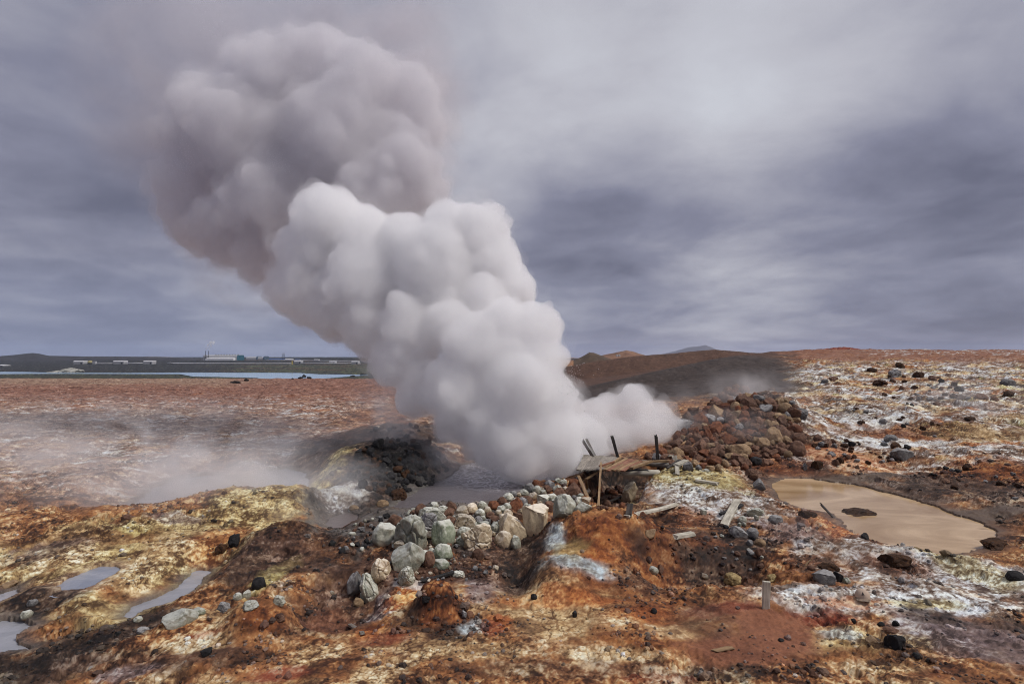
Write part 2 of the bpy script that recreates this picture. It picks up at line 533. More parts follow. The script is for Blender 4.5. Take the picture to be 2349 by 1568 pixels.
def land(x, y, detail=True):
    """height of the ground at x, y, and how rough it is there"""
    x = np.asarray(x, np.float32); y = np.asarray(y, np.float32)
    u = x / np.maximum(y, 4.0)
    z = np.zeros_like(x)
    # the plateau climbs to the right, far back
    climb = 0.0805 * np.clip(y - 21, 0, 74) * sstep(-0.05, 0.62, u)
    z = z + climb - 0.03 * np.clip(y - 95, 0, 400) * sstep(0.0, 0.4, u)
    # far left: down to the lake, then up again to the plain with the power plant
    left = 1 - sstep(-0.06, 0.12, u)
    near_shore = np.interp(u, [-1.3, -0.68, -0.62, -0.5, -0.3, -0.2], [405, 400, 330, 285, 320, 420])
    t = np.clip((y - 108) / (near_shore - 108), 0, 1)
    down = -9.6 * t ** 0.9
    far_z = np.interp(y, [440, 470, 520, 600, 800, 1000, 1200, 3600], [-9.6, -8.6, -6.8, -4.4, -1.6, -0.8, 1.0, 3.2])
    zl = np.where(y < 440, down, far_z)
    z = z * (1 - left) + left * zl
    right_far = sstep(130, 400, y) * (1 - left)
    z = z * (1 - right_far) + right_far * np.minimum(z, 0.5)
    # slow swells
    sw = fbm2(x / 9.0, y / 9.0, 3, 5) * 0.30 * sstep(9, 25, y)
    z = z + sw * (1 - sstep(100, 200, y)) * (0.35 + 0.65 * sstep(0.1, 0.5, u))
    # near mounds
    z = z + 0.25 * (1 - sstep(6, 9.6, y)) * sstep(-1.3, -0.2, u)                       # foreground apron
    z = z - 0.35 * (1 - sstep(-1.0, -0.55, u)) * (1 - sstep(9, 14, y)) * 0.8           # lower left corner
    z = z + bump(x, y, 1370, 1176, 12.5, 128, 1.3, 3.6)                               # rusty mound in the middle
    z = z + bump(x, y, 1275, 1290, 10.7, 95, 0.9, 3.0)
    z = z + bump(x, y, 1490, 1215, 12.8, 70, 1.0, 2.6)
    z = z + bump(x, y, 600, 1388, 8.9, 72, 0.5, 3.6)                                  # left foreground hump
    z = z + bump(x, y, 430, 1425, 8.9, 130, 0.5, 2.4)
    z = z + bump(x, y, 1000, 1342, 9.4, 50, 0.36, 3.4)                                 # brown knob beside the basin
    z = z + bump(x, y, 600, 1118, 16.2, 118, 1.4, 3.2)                                 # yellow hill, three humps
    z = z + bump(x, y, 390, 1168, 15.0, 130, 1.5, 2.4)
    z = z + bump(x, y, 160, 1184, 14.6, 200, 1.5, 2.4)
    z = z + bump(x, y, 330, 1235, 13.0, 240, 1.2, 2.0) * 0.8
    z = z + bump(x, y, 640, 1208, 13.0, 88, 0.85, 3.0)                                  # dark hump behind the channel
    z = z + bump(x, y, 560, 1285, 11.6, 60, 0.7, 2.4) * 0.8
    z = z + bump(x, y, 95, 1352, 10.5, 62, 0.5, 2.4)
    z = z + bump(x, y, 345, 1424, 9.3, 60, 0.4, 2.4)
    z = z + bump(x, y, 915, 1016, 22.5, 135, 2.2, 2.6)                                  # black rubble left of the vent
    z = z + bump(x, y, 775, 1058, 21.5, 82, 1.6, 2.4)
    z = z + bump(x, y, 900, 984, 29, 110, 3.0, 2.2)
    z = z + bump(x, y, 1700, 925, 28.5, 110, 3.2, 2.4, base=0.6)                       # the heap of stones
    z = z + bump(x, y, 1610, 985, 26.0, 70, 2.0, 2.4, base=0.3)
    z = z + bump(x, y, 1790, 935, 29.5, 70, 2.4, 2.4, base=0.6)
    z = z + bump(x, y, 1590, 1080, 20.0, 110, 2.2, 2.2)                                # pale slope right of the boards
    z = z + bump(x, y, 1880, 1030, 24.0, 110, 2.0, 2.0, base=0.2)
    z = z + bump(x, y, 2130, 962, 31, 170, 3.2, 2.4, base=0.8)
    z = z + bump(x, y, 2290, 1042, 22.5, 170, 2.4, 2.6)                                # bank behind the brown pool
    z = z + bump(x, y, 2120, 1090, 21.8, 90, 1.1, 2.4)
    z = z + bump(x, y, 2330, 1228, 13.2, 60, 0.8, 2.4)
    z = z + bump(x, y, 2040, 1258, 12.4, 190, 0.7, 2.2) * 0.8
    z = z + bump(x, y, 1870, 1196, 14.2, 120, 0.7, 2.4)
    z = z + bump(x, y, 1755, 1392, 9.5, 85, 0.75, 2.0)                                 # red clay mound under the stake
    z = z + bump(x, y, 2110, 1412, 9.2, 70, 0.5, 2.4) * 0.6
    z = z - 0.70 * np.exp(-(((x - (1600 - CX) / F * 11.5) / 1.6) ** 2 + ((y - 11.5) / 0.8) ** 2) ** 1.6)   # gully
    z = z - 0.45 * np.exp(-(((x - (1190 - CX) / F * 10.9) / 0.35) ** 2 + ((y - 10.9) / 0.9) ** 2))     # cut beside the middle mound
    # embankment that carries the pale boulders
    emb = [gp(px, py, 0.1) + (h,) for px, py, h in [(860, 1330, 0.0), (900, 1240, 0.25), (1000, 1205, 0.35), (1110, 1190, 0.3), (1230, 1168, 0.3), (1330, 1150, 0.25)]]
    d, pos = seg_dist(x, y, emb)
    z = z + np.interp(pos, np.arange(len(emb)), [e[2] for e in emb]) * np.exp(-(d / 0.75) ** 2)
    # gravel hill with two crests, and ridges on the right skyline
    z = ridge(x, y, [(1240, 905, 58), (1330, 888, 58), (1400, 868, 60), (1500, 846, 62), (1580, 830, 64), (1640, 817, 66), (1700, 808, 70), (1800, 810, 78), (1900, 812, 84)], 0.30, z)
    z = ridge(x, y, [(1240, 850, 92), (1300, 836, 92), (1350, 826, 92), (1450, 812, 92), (1540, 806, 94), (1600, 800, 95), (1640, 797, 95), (1700, 802, 96), (1780, 810, 98)], 0.34, z)
    z = ridge(x, y, [(1793, 810, 125), (1840, 802, 125), (1870, 798, 125), (1941, 792, 125), (1975, 797, 125), (1995, 805, 125), (2040, 808, 125)], 0.30, z)
    # water lies in hollows
    rough = np.ones_like(x)
    for k, (lv, poly, bw) in POOL_XY.items():
        cx = sum(p[0] for p in poly) / len(poly); cyy = sum(p[1] for p in poly) / len(poly)
        rad = max(math.hypot(p[0] - cx, p[1] - cyy) for p in poly) + 2 * bw + 0.5
        m = np.nonzero(np.hypot(x - cx, y - cyy) < rad)
        if len(m[0]) == 0: continue
        xs, ys = x[m], y[m]
        sd = poly_sd(xs, ys, poly) + fbm2(xs / 0.7, ys / 0.7, 5, 77, 0.62) * 0.30 * min(1.0, bw) + 0.02
        zz_ = z[m]
        tt = sstep(0.0, bw * 1.6, sd)
        zb = lv + 0.05 + np.clip(sd, 0, 3) * 0.05
        zo = np.where(sd < 0, lv - 0.10 + 0.4 * np.maximum(sd, -0.4), zb * (1 - tt) + np.maximum(zz_, lv + 0.05) * tt)
        z[m] = zo
        rough[m] = np.minimum(rough[m], 0.02 + 0.98 * sstep(0.0, bw * 0.9, sd))
    for k, (lv, poly, bw) in POOL_XY.items():                                  # neighbouring banks must not fill a pool
        cx = sum(p[0] for p in poly) / len(poly); cyy = sum(p[1] for p in poly) / len(poly)
        rad = max(math.hypot(p[0] - cx, p[1] - cyy) for p in poly) + 0.2
        m = np.nonzero(np.hypot(x - cx, y - cyy) < rad)
        if len(m[0]) == 0: continue
        xs, ys = x[m], y[m]
        sd = poly_sd(xs, ys, poly) + fbm2(xs / 0.7, ys / 0.7, 5, 77, 0.62) * 0.30 * min(1.0, bw) + 0.02
        z[m] = np.where(sd < 0, lv - 0.10 + 0.4 * np.maximum(sd, -0.4), z[m])
        rough[m] = np.where(sd < 0, 0.02, rough[m])
    for poly, lv, bw in ((BASIN, -0.40, 0.55), (PIT, -0.9, 0.5)):
        sd = poly_sd(x, y, poly) + fbm2(x / 0.4, y / 0.4, 2, 78) * 0.10
        tt = sstep(-0.05, bw, sd)
        z = np.where(sd < bw, (lv + 0.0 * z) * (1 - tt) + z * tt, z)
        if lv == -0.5: rough = np.minimum(rough, 0.25 + 0.75 * sstep(0, bw, sd))
    sd = poly_sd(x, y, LAKE_XY)
    z = np.where((y > 180) & (sd < 25), np.where(sd < 0, LAKE_Z - 0.6, np.maximum(LAKE_Z + 0.05 + np.clip(sd, 0, 25) * 0.03, np.minimum(z, LAKE_Z + 0.1 + sd * 0.25))), z)
    if not detail:
        return z, rough
    plain = (1 - sstep(-0.15, 0.02, u)) * sstep(17, 24, y)
    r = rough * (1 - 0.40 * plain) * (1 - sstep(150, 400, y))
    gravel = gravel_mask(x, y, u)
    r = r * (1 - 0.75 * gravel)
    z = z + plain * rough * (1 - sstep(90, 130, y)) * (fbm2(x / 4.5, y / 3.6, 4, 49, 0.55, ridged=True) * 0.30)
    z = z + r * fbm2(x / 1.9, y / 1.9, 3, 1) * 0.22 * sstep(5.5, 11, y)
    big = sstep(0.42, 0.56, u) * sstep(22, 30, y) * (1 - sstep(70, 90, y))
    wx = x + fbm2(x / 0.8, y / 0.8, 3, 41) * 0.35
    wy = y + fbm2(x / 0.8, y / 0.8, 3, 42) * 0.35
    z = z + r * big * (fbm2(wx / 3.4, wy / 2.6, 3, 47, 0.55, ridged=True) * 0.40 + 0.1)
    return z, r


def ridged3(p, octaves, seed, gain=0.55):
    out = 0; amp = 1.0; tot = 0
    for o in range(octaves):
        out = out + amp * (1 - 2 * np.abs(noise3(p * 2.03 ** o + 13.7 * o, seed + 17 * o)))
        tot += amp; amp *= gain
    return out / tot


def crag(P, r, x, y):
    """how far the broken surface stands out from the smooth land, measured along its normal"""
    lumpy = sstep(-0.35, 0.35, fbm2(x / 2.2 + 5, y / 2.2, 3, 45))            # some stretches are smooth, some broken up
    for px, py, rx, ry in ((1310, 1400, 260, 90), (1740, 1440, 150, 70), (1560, 1410, 130, 50)):
        cx, cyy = gp(px, py, 0.2)
        q = ((x - cx) / (rx / F * cyy)) ** 2 + ((y - cyy) / (ry / F * cyy * 2.2)) ** 2
        lumpy = lumpy * (1 - 0.85 * np.exp(-q * q))
    W_ = np.stack([fbm3(P / 0.8 + 7 * k, 2, 41 + k) for k in range(3)], 1).astype(np.float32) * 0.3
    d = (ridged3((P + W_) / 0.62, 3, 2) - 0.3) * (0.05 + 0.06 * sstep(9, 16, y)) * (0.45 + lumpy)
    d = d + (ridged3((P + W_ * 0.5) / 0.24, 3, 3) - 0.3) * 0.05 * (0.3 + lumpy)
    d = d - sstep(0.22, 0.5, fbm3((P + W_) / 0.36 + 9, 2, 46)) * 0.08 * lumpy
    d = d + np.abs(fbm3(P / 0.10, 2, 44)) * 0.055 * (0.3 + lumpy)
    d = d + noise3(P / 0.045, 4) * 0.010
    return d * r


def gravel_mask(x, y, u):
    n = fbm2(x / 5, y / 5, 3, 91)
    a = sstep(40, 47, y + n * 5 + (u - 0.3) * 14) * (1 - sstep(0.51, 0.58, u + n * 0.06 + (y - 70) * 0.0008)) * sstep(0.0, 0.08, u)
    return a * (1 - sstep(200, 260, y))


U = np.concatenate([-np.geomspace(2.4, 1.14, 30), np.linspace(-1.12, 1.12, 1120), np.geomspace(1.14, 2.4, 30)]).astype(np.float32)
ys = [4.4]
while ys[-1] < 150:
    ys.append(ys[-1] + (0.006 + 0.0020 * ys[-1] if ys[-1] < 40 else 0.0030 * ys[-1]))
while ys[-1] < 3600:
    ys.append(ys[-1] * 1.016)
YS = np.array(ys, np.float32)
GU, GY = np.meshgrid(U, YS)
GX = GU * GY
GZ, ROUGH = land(GX.ravel(), GY.ravel())
_P = np.stack([GX.ravel(), GY.ravel(), GZ], 1).astype(np.float32)
_G = _P.reshape(*GX.shape, 3)
_N = np.cross(np.gradient(_G, axis=1), np.gradient(_G, axis=0)).reshape(-1, 3)
_N /= np.maximum(np.linalg.norm(_N, axis=1), 1e-9)[:, None]
_near = np.nonzero(_P[:, 1] < 130)[0]
_d = np.zeros(len(_P), np.float32)
_steep = 1 / np.maximum(np.abs(_N[:, 2]), 0.15)
_d[_near] = (1.6 / (0.6 + _steep[_near])).clip(0, 1) ** 2 * crag(_P[_near], ROUGH[_near], _P[_near, 0], _P[_near, 1])
_P = _P + _N * _d[:, None]
GX, GY, GZ = (_P[:, k].reshape(GX.shape).astype(np.float32) for k in range(3))
ROUGH = ROUGH.reshape(GX.shape)


def zat(x, y):
    """height of the finished ground"""
    u = x / y
    i = int(np.clip(np.searchsorted(YS, y) - 1, 0, len(YS) - 2)); j = int(np.clip(np.searchsorted(U, u) - 1, 0, len(U) - 2))
    a = (y - YS[i]) / (YS[i + 1] - YS[i]); b = (u - U[j]) / (U[j + 1] - U[j])
    return float((GZ[i, j] * (1 - b) + GZ[i, j + 1] * b) * (1 - a) + (GZ[i + 1, j] * (1 - b) + GZ[i + 1, j + 1] * b) * a)


def hit(px, py):
    """the point of the ground that the photograph shows at px, py"""
    u = (px - CX) / F
    j = int(np.clip(np.searchsorted(U, u) - 1, 0, len(U) - 2)); b = (u - U[j]) / (U[j + 1] - U[j])
    zc = GZ[:, j] * (1 - b) + GZ[:, j + 1] * b
    ray = EYE - (py - HORIZON) / F * YS
    k = np.nonzero(zc >= ray)[0]
    i = int(k[0]) if len(k) else len(YS) - 1
    if i == 0: return Vector((u * YS[0], YS[0], zc[0]))
    d0, d1 = zc[i - 1] - ray[i - 1], zc[i] - ray[i]
    t = d0 / (d0 - d1) if d1 != d0 else 0
    y = float(YS[i - 1] + (YS[i] - YS[i - 1]) * t)
    return Vector((u * y, y, EYE - (py - HORIZON) / F * y))

# ------------------------------------------------------------------ what the ground is made of
# each kind of ground: four colours from its darkest to its palest grains
KINDS_OF_GROUND = {
    'ochre':  [(66, 36, 22), (138, 82, 46), (176, 114, 64), (230, 194, 146)],
    'cream':  [(88, 58, 40), (168, 126, 84), (220, 186, 140), (246, 234, 210)],
    'yellow': [(84, 58, 36), (158, 124, 80), (208, 178, 124), (240, 224, 184)],
    'rust':   [(50, 24, 14), (114, 56, 26), (156, 88, 38), (200, 140, 84)],
    'clay':   [(88, 48, 34), (130, 76, 54), (154, 94, 66), (186, 128, 96)],
    'red':    [(72, 20, 14), (126, 42, 26), (150, 66, 44), (200, 150, 120)],
    'white':  [(84, 62, 54), (160, 140, 132), (216, 208, 210), (244, 242, 246)],
    'salt':   [(70, 48, 40), (120, 90, 74), (188, 172, 168), (240, 236, 240)],
    'mauve':  [(70, 54, 54), (122, 100, 102), (150, 132, 138), (206, 196, 204)],
    'blue':   [(110, 100, 96), (160, 158, 160), (196, 204, 212), (232, 236, 240)],
    'dark':   [(20, 13, 11), (50, 33, 25), (80, 54, 41), (134, 108, 92)],
    'black':  [(13, 11, 11), (34, 29, 28), (54, 48, 46), (96, 88, 86)],
    'dirt':   [(40, 24, 19), (84, 54, 42), (112, 76, 60), (164, 130, 112)],
    'plain':  [(88, 58, 50), (154, 112, 94), (188, 150, 128), (234, 216, 208)],
    'rplain': [(84, 52, 44), (136, 88, 73), (156, 106, 90), (192, 152, 138)],
    'mud':    [(72, 64, 62), (96, 88, 86), (110, 102, 100), (130, 122, 120)],
    'wetmud': [(66, 48, 40), (94, 72, 60), (110, 88, 74), (140, 118, 102)],
    'gravel': [(36, 29, 29), (62, 49, 47), (78, 63, 60), (108, 92, 86)],
    'rgravel': [(50, 33, 28), (86, 57, 46), (102, 70, 56), (140, 104, 86)],
    'olive':  [(32, 34, 26), (62, 62, 44), (86, 86, 58), (120, 118, 84)],
    'lava':   [(18, 18, 20), (36, 35, 38), (52, 50, 52), (84, 80, 80)],
    'sand':   [(100, 72, 60), (150, 114, 96), (172, 138, 116), (204, 178, 158)],
    'orange': [(120, 54, 20), (186, 96, 34), (216, 140, 66), (240, 196, 130)],
    'pyel':   [(110, 86, 50), (190, 164, 100), (228, 212, 150), (246, 240, 212)],
}
NAMES = list(KINDS_OF_GROUND)
N_V = GX.size
xf, y_true = GX.ravel(), GY.ravel()
yf = y_true
uf = GU.ravel()
Wt = {k: np.zeros(N_V, np.float32) for k in NAMES}


def lay(kind, m):
    for k in NAMES:
        Wt[k] *= (1 - m)
    Wt[kind] += m


edge_a = fbm2(xf / 1.1, yf / 1.1, 5, 61, 0.6)
ya = y_true + 0.9 * GZ.ravel()          # patterns wrap over steep faces instead of smearing down them
P3 = np.stack([xf, y_true, GZ.ravel() * 1.3], 1).astype(np.float32)
edge_b = fbm3(P3 / 0.30, 4, 62, 0.6) * 1.1
edge_far = fbm2(xf / 7.0, yf / 5.0, 5, 63, 0.6)
streak_n = fbm2((xf * 0.9 + yf * 0.35) / 2.6, (yf - xf * 0.25) / 0.55, 5, 64, 0.6)
far_w = sstep(20, 45, yf)
EDGE = edge_a * (1 - far_w) + edge_far * far_w


def patch(kind, px, py, rx, ry, rot=0.0, strength=1.0, rag=0.75, soft=0.35, z=0.0):
    """an irregular patch of one kind of ground round the place that shows at px, py"""
    c = hit(px, py)
    top = hit(px, py - ry); bot = hit(px, py + ry)
    Yc = c.y
    wx = rx / F * Yc
    flat = (EYE - c.z) * F / (py - HORIZON) ** 2 * ry if py > HORIZON + 4 else 1e9
    wy = min(max((top.y - bot.y) / 2, 0.15), max(flat * 1.6, 0.2)) if flat < 1e8 else (top.y - bot.y) / 2
    cr, sr = math.cos(rot), math.sin(rot)
    rad = max(wx, wy) * 2.2
    idx = np.nonzero((np.abs(xf - c.x) < rad) & (np.abs(yf - Yc) < rad))[0]
    ax, ay = (xf[idx] - c.x) / wx, (yf[idx] - Yc) / wy
    # rotation as it shows in the picture
    q = np.hypot(ax * cr - ay * sr, ax * sr + ay * cr)
    m = np.zeros(N_V, np.float32)
    e = EDGE[idx] * rag + edge_b[idx] * rag * 0.5
    m[idx] = sstep(-soft, soft, 1 - q + e) * strength
    lay(kind, m)


def band(kind, poly, width, strength=1.0, rag=0.5, z=0.0):
    sd = poly_sd(xf, yf, poly)
    lay(kind, (1 - sstep(-width * 0.3, width, sd + (EDGE + 0.5 * edge_b) * rag * width)) * strength)


# everywhere
Wt['ochre'][:] = 1
lay('cream', sstep(0.04, 0.34, edge_a + 0.08) * (1 - sstep(10, 14, yf)) * 0.7)
lay('plain', (1 - sstep(-0.12, 0.08, uf)) * sstep(15.5, 20, yf))
lay('salt', sstep(0.38, 0.50, uf) * sstep(12, 22, yf) * sstep(-0.3, 0.25, EDGE + 0.06))
lay('dirt', sstep(0.10, 0.25, edge_far + edge_b * 0.3) * sstep(24, 30, yf) * sstep(0.2, 0.4, uf) * 0.7)
lay('white', sstep(-0.02, 0.20, streak_n + EDGE * 0.5) * sstep(22, 30, yf) * sstep(0.34, 0.46, uf) * (1 - 0.7 * sstep(70, 90, yf)))
lay('dark', sstep(0.16, 0.34, fbm2(xf / 4.2 + 3, yf / 3.0, 4, 81, 0.6)) * sstep(22, 28, yf) * sstep(0.34, 0.46, uf) * (1 - sstep(60, 85, yf)) * 0.85)
lay('cream', sstep(0.0, 0.3, fbm2(xf / 3.6 + 21, yf / 2.2, 4, 83, 0.6)) * sstep(20, 26, yf) * sstep(0.34, 0.46, uf) * (1 - sstep(75, 95, yf)) * 0.8)
lay('orange', sstep(0.24, 0.40, fbm2(xf / 2.6 + 8, yf / 1.8, 4, 82, 0.6)) * sstep(17, 22, yf) * sstep(0.34, 0.46, uf) * (1 - sstep(60, 85, yf)) * 0.6)
lay('pyel', sstep(0.26, 0.42, fbm2(xf / 3.0 + 50, yf / 1.8, 4, 84, 0.6)) * sstep(20, 26, yf) * sstep(0.5, 0.6, uf) * (1 - sstep(60, 85, yf)) * 0.7)
lay('clay', sstep(60, 74, yf + edge_far * 14) * sstep(0.3, 0.4, uf) * 0.85)
lay('white', sstep(0.10, 0.3, streak_n) * sstep(76, 84, yf) * sstep(0.62, 0.75, uf))
gm = gravel_mask(xf, yf, uf)
lay('gravel', gm)
lay('rgravel', gm * sstep(68, 74, yf + edge_far * 4 + np.clip(0.45 - uf, 0, 0.5) * 10))
lay('red', sstep(112, 116, yf) * (1 - sstep(140, 160, yf)) * sstep(0.5, 0.55, uf) * 0.85)
# the red plain on the left and the land round the lake
rp = (1 - sstep(-0.10, 0.06, uf)) * sstep(34, 62, yf + edge_far * 16)
lay('rplain', rp)
lay('white', sstep(0.06, 0.32, streak_n + edge_far * 0.25) * (1 - sstep(-0.16, -0.02, uf)) * sstep(16, 20, yf) * (1 - sstep(40, 70, yf)) * 0.85)
lay('cream', sstep(0.05, 0.4, -streak_n + edge_far * 0.3) * (1 - sstep(-0.16, -0.02, uf)) * sstep(15, 19, yf) * (1 - sstep(30, 50, yf)) * 0.5)
lay('orange', sstep(0.2, 0.45, edge_far - streak_n * 0.4) * (1 - sstep(-0.12, 0.0, uf)) * sstep(17, 20, yf) * (1 - sstep(50, 100, yf)) * 0.25)
lay('sand', sstep(75, 90, yf + edge_far * 14) * (1 - sstep(105, 125, yf)) * (1 - sstep(-0.62, -0.40, uf)) * 0.8)
fl = (1 - sstep(0.02, 0.10, uf)) * sstep(118, 150, yf + edge_far * 30 + (uf + 0.6) * 20)
lay('olive', fl)
lay('lava', fl * sstep(-0.1, 0.2, fbm2(xf / 22, yf / 9, 4, 66)))
lay('sand', fl * (1 - sstep(150, 200, yf)) * sstep(0.12, 0.3, fbm2(xf / 30, yf / 7, 4, 67)) * 0.8)
farn = fbm2(xf / 45, yf / 30, 4, 68)
lay('olive', (1 - sstep(0.02, 0.10, uf)) * sstep(440, 460, yf) * (1 - sstep(560, 620, yf)) * sstep(-0.2, 0.15, farn + (uf + 0.45) * 0.6))
lay('lava', (1 - sstep(0.02, 0.10, uf)) * sstep(560, 640, yf) * 0.9)
lay('dirt', (1 - sstep(0.02, 0.10, uf)) * sstep(455, 470, yf) * (1 - sstep(900, 1000, yf)) * sstep(0.0, 0.25, fbm2(xf / 60 + 9, yf / 22, 5, 69, 0.65)) * 0.75)
lay('olive', (1 - sstep(0.02, 0.10, uf)) * sstep(455, 470, yf) * (1 - sstep(900, 1000, yf)) * sstep(0.1, 0.3, fbm2(xf / 50 + 70, yf / 16, 5, 70, 0.65)) * 0.8)
lay('lava', (1 - sstep(-0.62, -0.5, uf + farn * 0.1)) * sstep(430, 450, yf) * 0.9)

# left
patch('yellow', 300, 1250, 330, 75)
patch('yellow', 590, 1165, 130, 50)
patch('rust', 200, 1225, 200, 20, 0.1, 0.55)
patch('mauve', 400, 1185, 70, 14, 0, 0.6)
patch('mauve', 110, 1265, 90, 20, 0, 0.5)
patch('cream', 370, 1265, 60, 50, 0, 0.95)
patch('cream', 150, 1275, 60, 24, 0, 0.9)
patch('cream', 300, 1340, 90, 20, -0.3, 0.8)
patch('pyel', 300, 1215, 40, 16, 0, 0.6)
patch('orange', 510, 1230, 60, 35, 0, 0.55)
patch('yellow', 230, 1400, 120, 40, 0, 0.85)
patch('dirt', 610, 1290, 115, 65)
patch('dark', 590, 1300, 80, 50, 0, 0.8)
patch('pyel', 632, 1315, 30, 38, 0, 0.9)
patch('dirt', 720, 1260, 90, 60, 0, 0.8)
patch('dark', 95, 1372, 85, 34)
patch('dark', 340, 1440, 75, 32)
patch('black', 70, 1530, 170, 55, 0, 0.9)
patch('dark', 160, 1480, 130, 30, 0, 0.85)
patch('dirt', 350, 1510, 230, 35, -0.2, 0.7)
patch('rust', 600, 1415, 75, 30, 0, 0.85)
patch('red', 640, 1545, 70, 18, 0, 0.8)
patch('red', 455, 1462, 40, 10, 0, 0.7)
patch('dirt', 540, 1500, 110, 26, 0, 0.7)
patch('cream', 420, 1480, 110, 16, -0.3, 0.8)
patch('mauve', 280, 1545, 70, 20, 0, 0.6)
# middle
patch('dirt', 930, 1300, 190, 70)
patch('dark', 840, 1215, 80, 40, 0, 0.7)
patch('dirt', 1130, 1225, 160, 60)
patch('mud', 1000, 1150, 190, 45, 0, 0.9)
patch('mud', 790, 1195, 90, 45, 0, 0.9)
patch('yellow', 765, 1068, 62, 46)
patch('pyel', 770, 1062, 40, 26, 0, 0.6)
patch('dirt', 790, 1010, 70, 24)
patch('dark', 890, 1055, 120, 66)
patch('black', 925, 1075, 80, 52)
patch('dark', 920, 990, 90, 22, 0, 0.9)
patch('rust', 870, 955, 100, 22, 0, 0.7)
patch('white', 790, 1125, 50, 24, 0, 0.7)
patch('dirt', 760, 1420, 85, 55)
patch('clay', 745, 1440, 60, 26, 0, 0.5)
patch('mauve', 870, 1405, 40, 26, 0, 0.75)
patch('orange', 935, 1362, 60, 22, 0, 0.8)
patch('white', 950, 1335, 50, 10, 0, 0.5)
patch('dark', 960, 1410, 60, 40, 0, 0.85)
patch('rust', 1015, 1350, 50, 26, 0, 0.9)
patch('dark', 1030, 1450, 50, 22, 0, 0.75)
patch('mauve', 1105, 1345, 40, 34, 0, 0.7)
patch('dirt', 1160, 1340, 60, 40, 0, 0.9)
patch('dark', 1225, 1275, 60, 55, 0, 0.5)
patch('blue', 1090, 1436, 40, 14, 0, 0.8)
patch('rust', 1395, 1235, 150, 60)
patch('ochre', 1440, 1300, 60, 26, 0, 0.8)
patch('blue', 1275, 1240, 24, 28, 0, 0.85)
patch('blue', 1330, 1290, 80, 18, 0.35, 0.95)
patch('pyel', 1310, 1255, 40, 22, 0, 0.35)
patch('orange', 1370, 1275, 50, 16, 0, 0.5)
patch('cream', 1250, 1420, 130, 60, 0, 0.75)
patch('cream', 1110, 1490, 120, 24, 0, 0.7)
patch('orange', 1140, 1432, 40, 20, 0, 0.8)
patch('red', 1128, 1440, 22, 18, 0, 0.6)
patch('red', 880, 1462, 60, 14, 0, 0.6)
patch('orange', 850, 1448, 34, 14, 0, 0.6)
patch('rust', 1400, 1345, 140, 16, 0, 0.6)
patch('orange', 1300, 1370, 150, 26, 0, 0.6)
patch('rust', 1560, 1390, 120, 24, 0, 0.7)
patch('rust', 1420, 1480, 140, 26, 0, 0.6)
patch('orange', 1480, 1410, 90, 18, 0, 0.5)
patch('cream', 1400, 1500, 120, 20, 0, 0.6)
patch('cream', 1560, 1450, 70, 18, 0, 0.6)
patch('dark', 1190, 1300, 50, 55, 0, 0.8)
patch('dirt', 1480, 1340, 60, 20, 0, 0.7)
# boards, heap and the slope below it
patch('dirt', 1400, 1120, 90, 45, 0, 1)
patch('dark', 1420, 1115, 70, 40, 0, 0.8)
patch('salt', 1620, 1130, 130, 55)
patch('pyel', 1590, 1090, 110, 26, 0, 0.65)
patch('white', 1570, 1120, 60, 20, 0, 0.6)
patch('rust', 1560, 1180, 60, 26, 0, 0.7)
patch('dark', 1480, 1170, 60, 20, 0, 0.55)
patch('dirt', 1700, 980, 140, 70)
patch('rust', 1680, 965, 70, 40, 0, 0.7)
patch('dirt', 1590, 1240, 140, 50)
patch('rust', 1600, 1250, 120, 40, 0, 0.5)
patch('dark', 1640, 1290, 150, 45, 0, 0.85)
patch('dark', 1490, 1260, 60, 40, 0, 0.7)
patch('rust', 1510, 1225, 40, 24, 0, 0.6)
patch('dark', 1700, 1230, 60, 40, 0, 0.7)
patch('mauve', 1850, 1220, 110, 30, 0, 0.6)
patch('orange', 1940, 1225, 50, 26, 0.4, 0.7)
patch('rust', 1860, 1290, 90, 30, 0, 0.7)
patch('white', 1900, 1050, 110, 22, 0, 0.4)
patch('orange', 1950, 1050, 90, 26, 0, 0.6)
patch('rust', 1790, 1070, 70, 22, 0, 0.8)
# right
patch('rust', 2130, 990, 190, 22, 0, 0.85)
patch('yellow', 2250, 1000, 130, 14, 0, 0.5)
patch('white', 2050, 1015, 120, 10, 0.1, 0.8)
patch('white', 2270, 1030, 120, 8, 0.1, 0.7)
patch('white', 1960, 958, 110, 12, 0, 0.95)
patch('rust', 2290, 1085, 150, 40)
patch('dark', 2200, 1120, 150, 32, 0.2, 0.75)
patch('dark', 2300, 1170, 120, 30, 0.2, 0.6)
band('wetmud', POOL_XY['brown'][1], 0.55, 0.95)
patch('wetmud', 1960, 1094, 140, 14, 0.15, 0.9)
patch('wetmud', 2250, 1180, 110, 18, 0.4, 0.9)
patch('salt', 2080, 1300, 200, 50, 0.2)
patch('white', 1900, 1360, 165, 32, 0.2, 0.92, 0.6)
patch('white', 2150, 1385, 170, 26, 0.15, 0.95, 0.55)
patch('white', 2250, 1315, 120, 40, 0, 0.85, 0.6)
patch('pyel', 2190, 1280, 60, 30, 0, 0.45)
patch('pyel', 2100, 1385, 90, 10, 0, 0.6)
patch('orange', 1950, 1385, 90, 14, 0, 0.6)
patch('rust', 2060, 1300, 80, 24, 0.2, 0.6)
patch('mauve', 2230, 1460, 170, 60, 0, 0.85)
patch('dark', 2140, 1418, 60, 16, 0, 0.8)
patch('dark', 2310, 1430, 60, 22, 0, 0.7)
patch('yellow', 1980, 1475, 130, 46, 0.5, 0.75)
patch('blue', 1925, 1450, 50, 16, 0.4, 0.6)
patch('red', 1880, 1425, 90, 16, 0.4, 0.8)
patch('rust', 2040, 1520, 160, 36, 0.4, 0.7)
patch('cream', 2000, 1530, 120, 12, 0.4, 0.6)
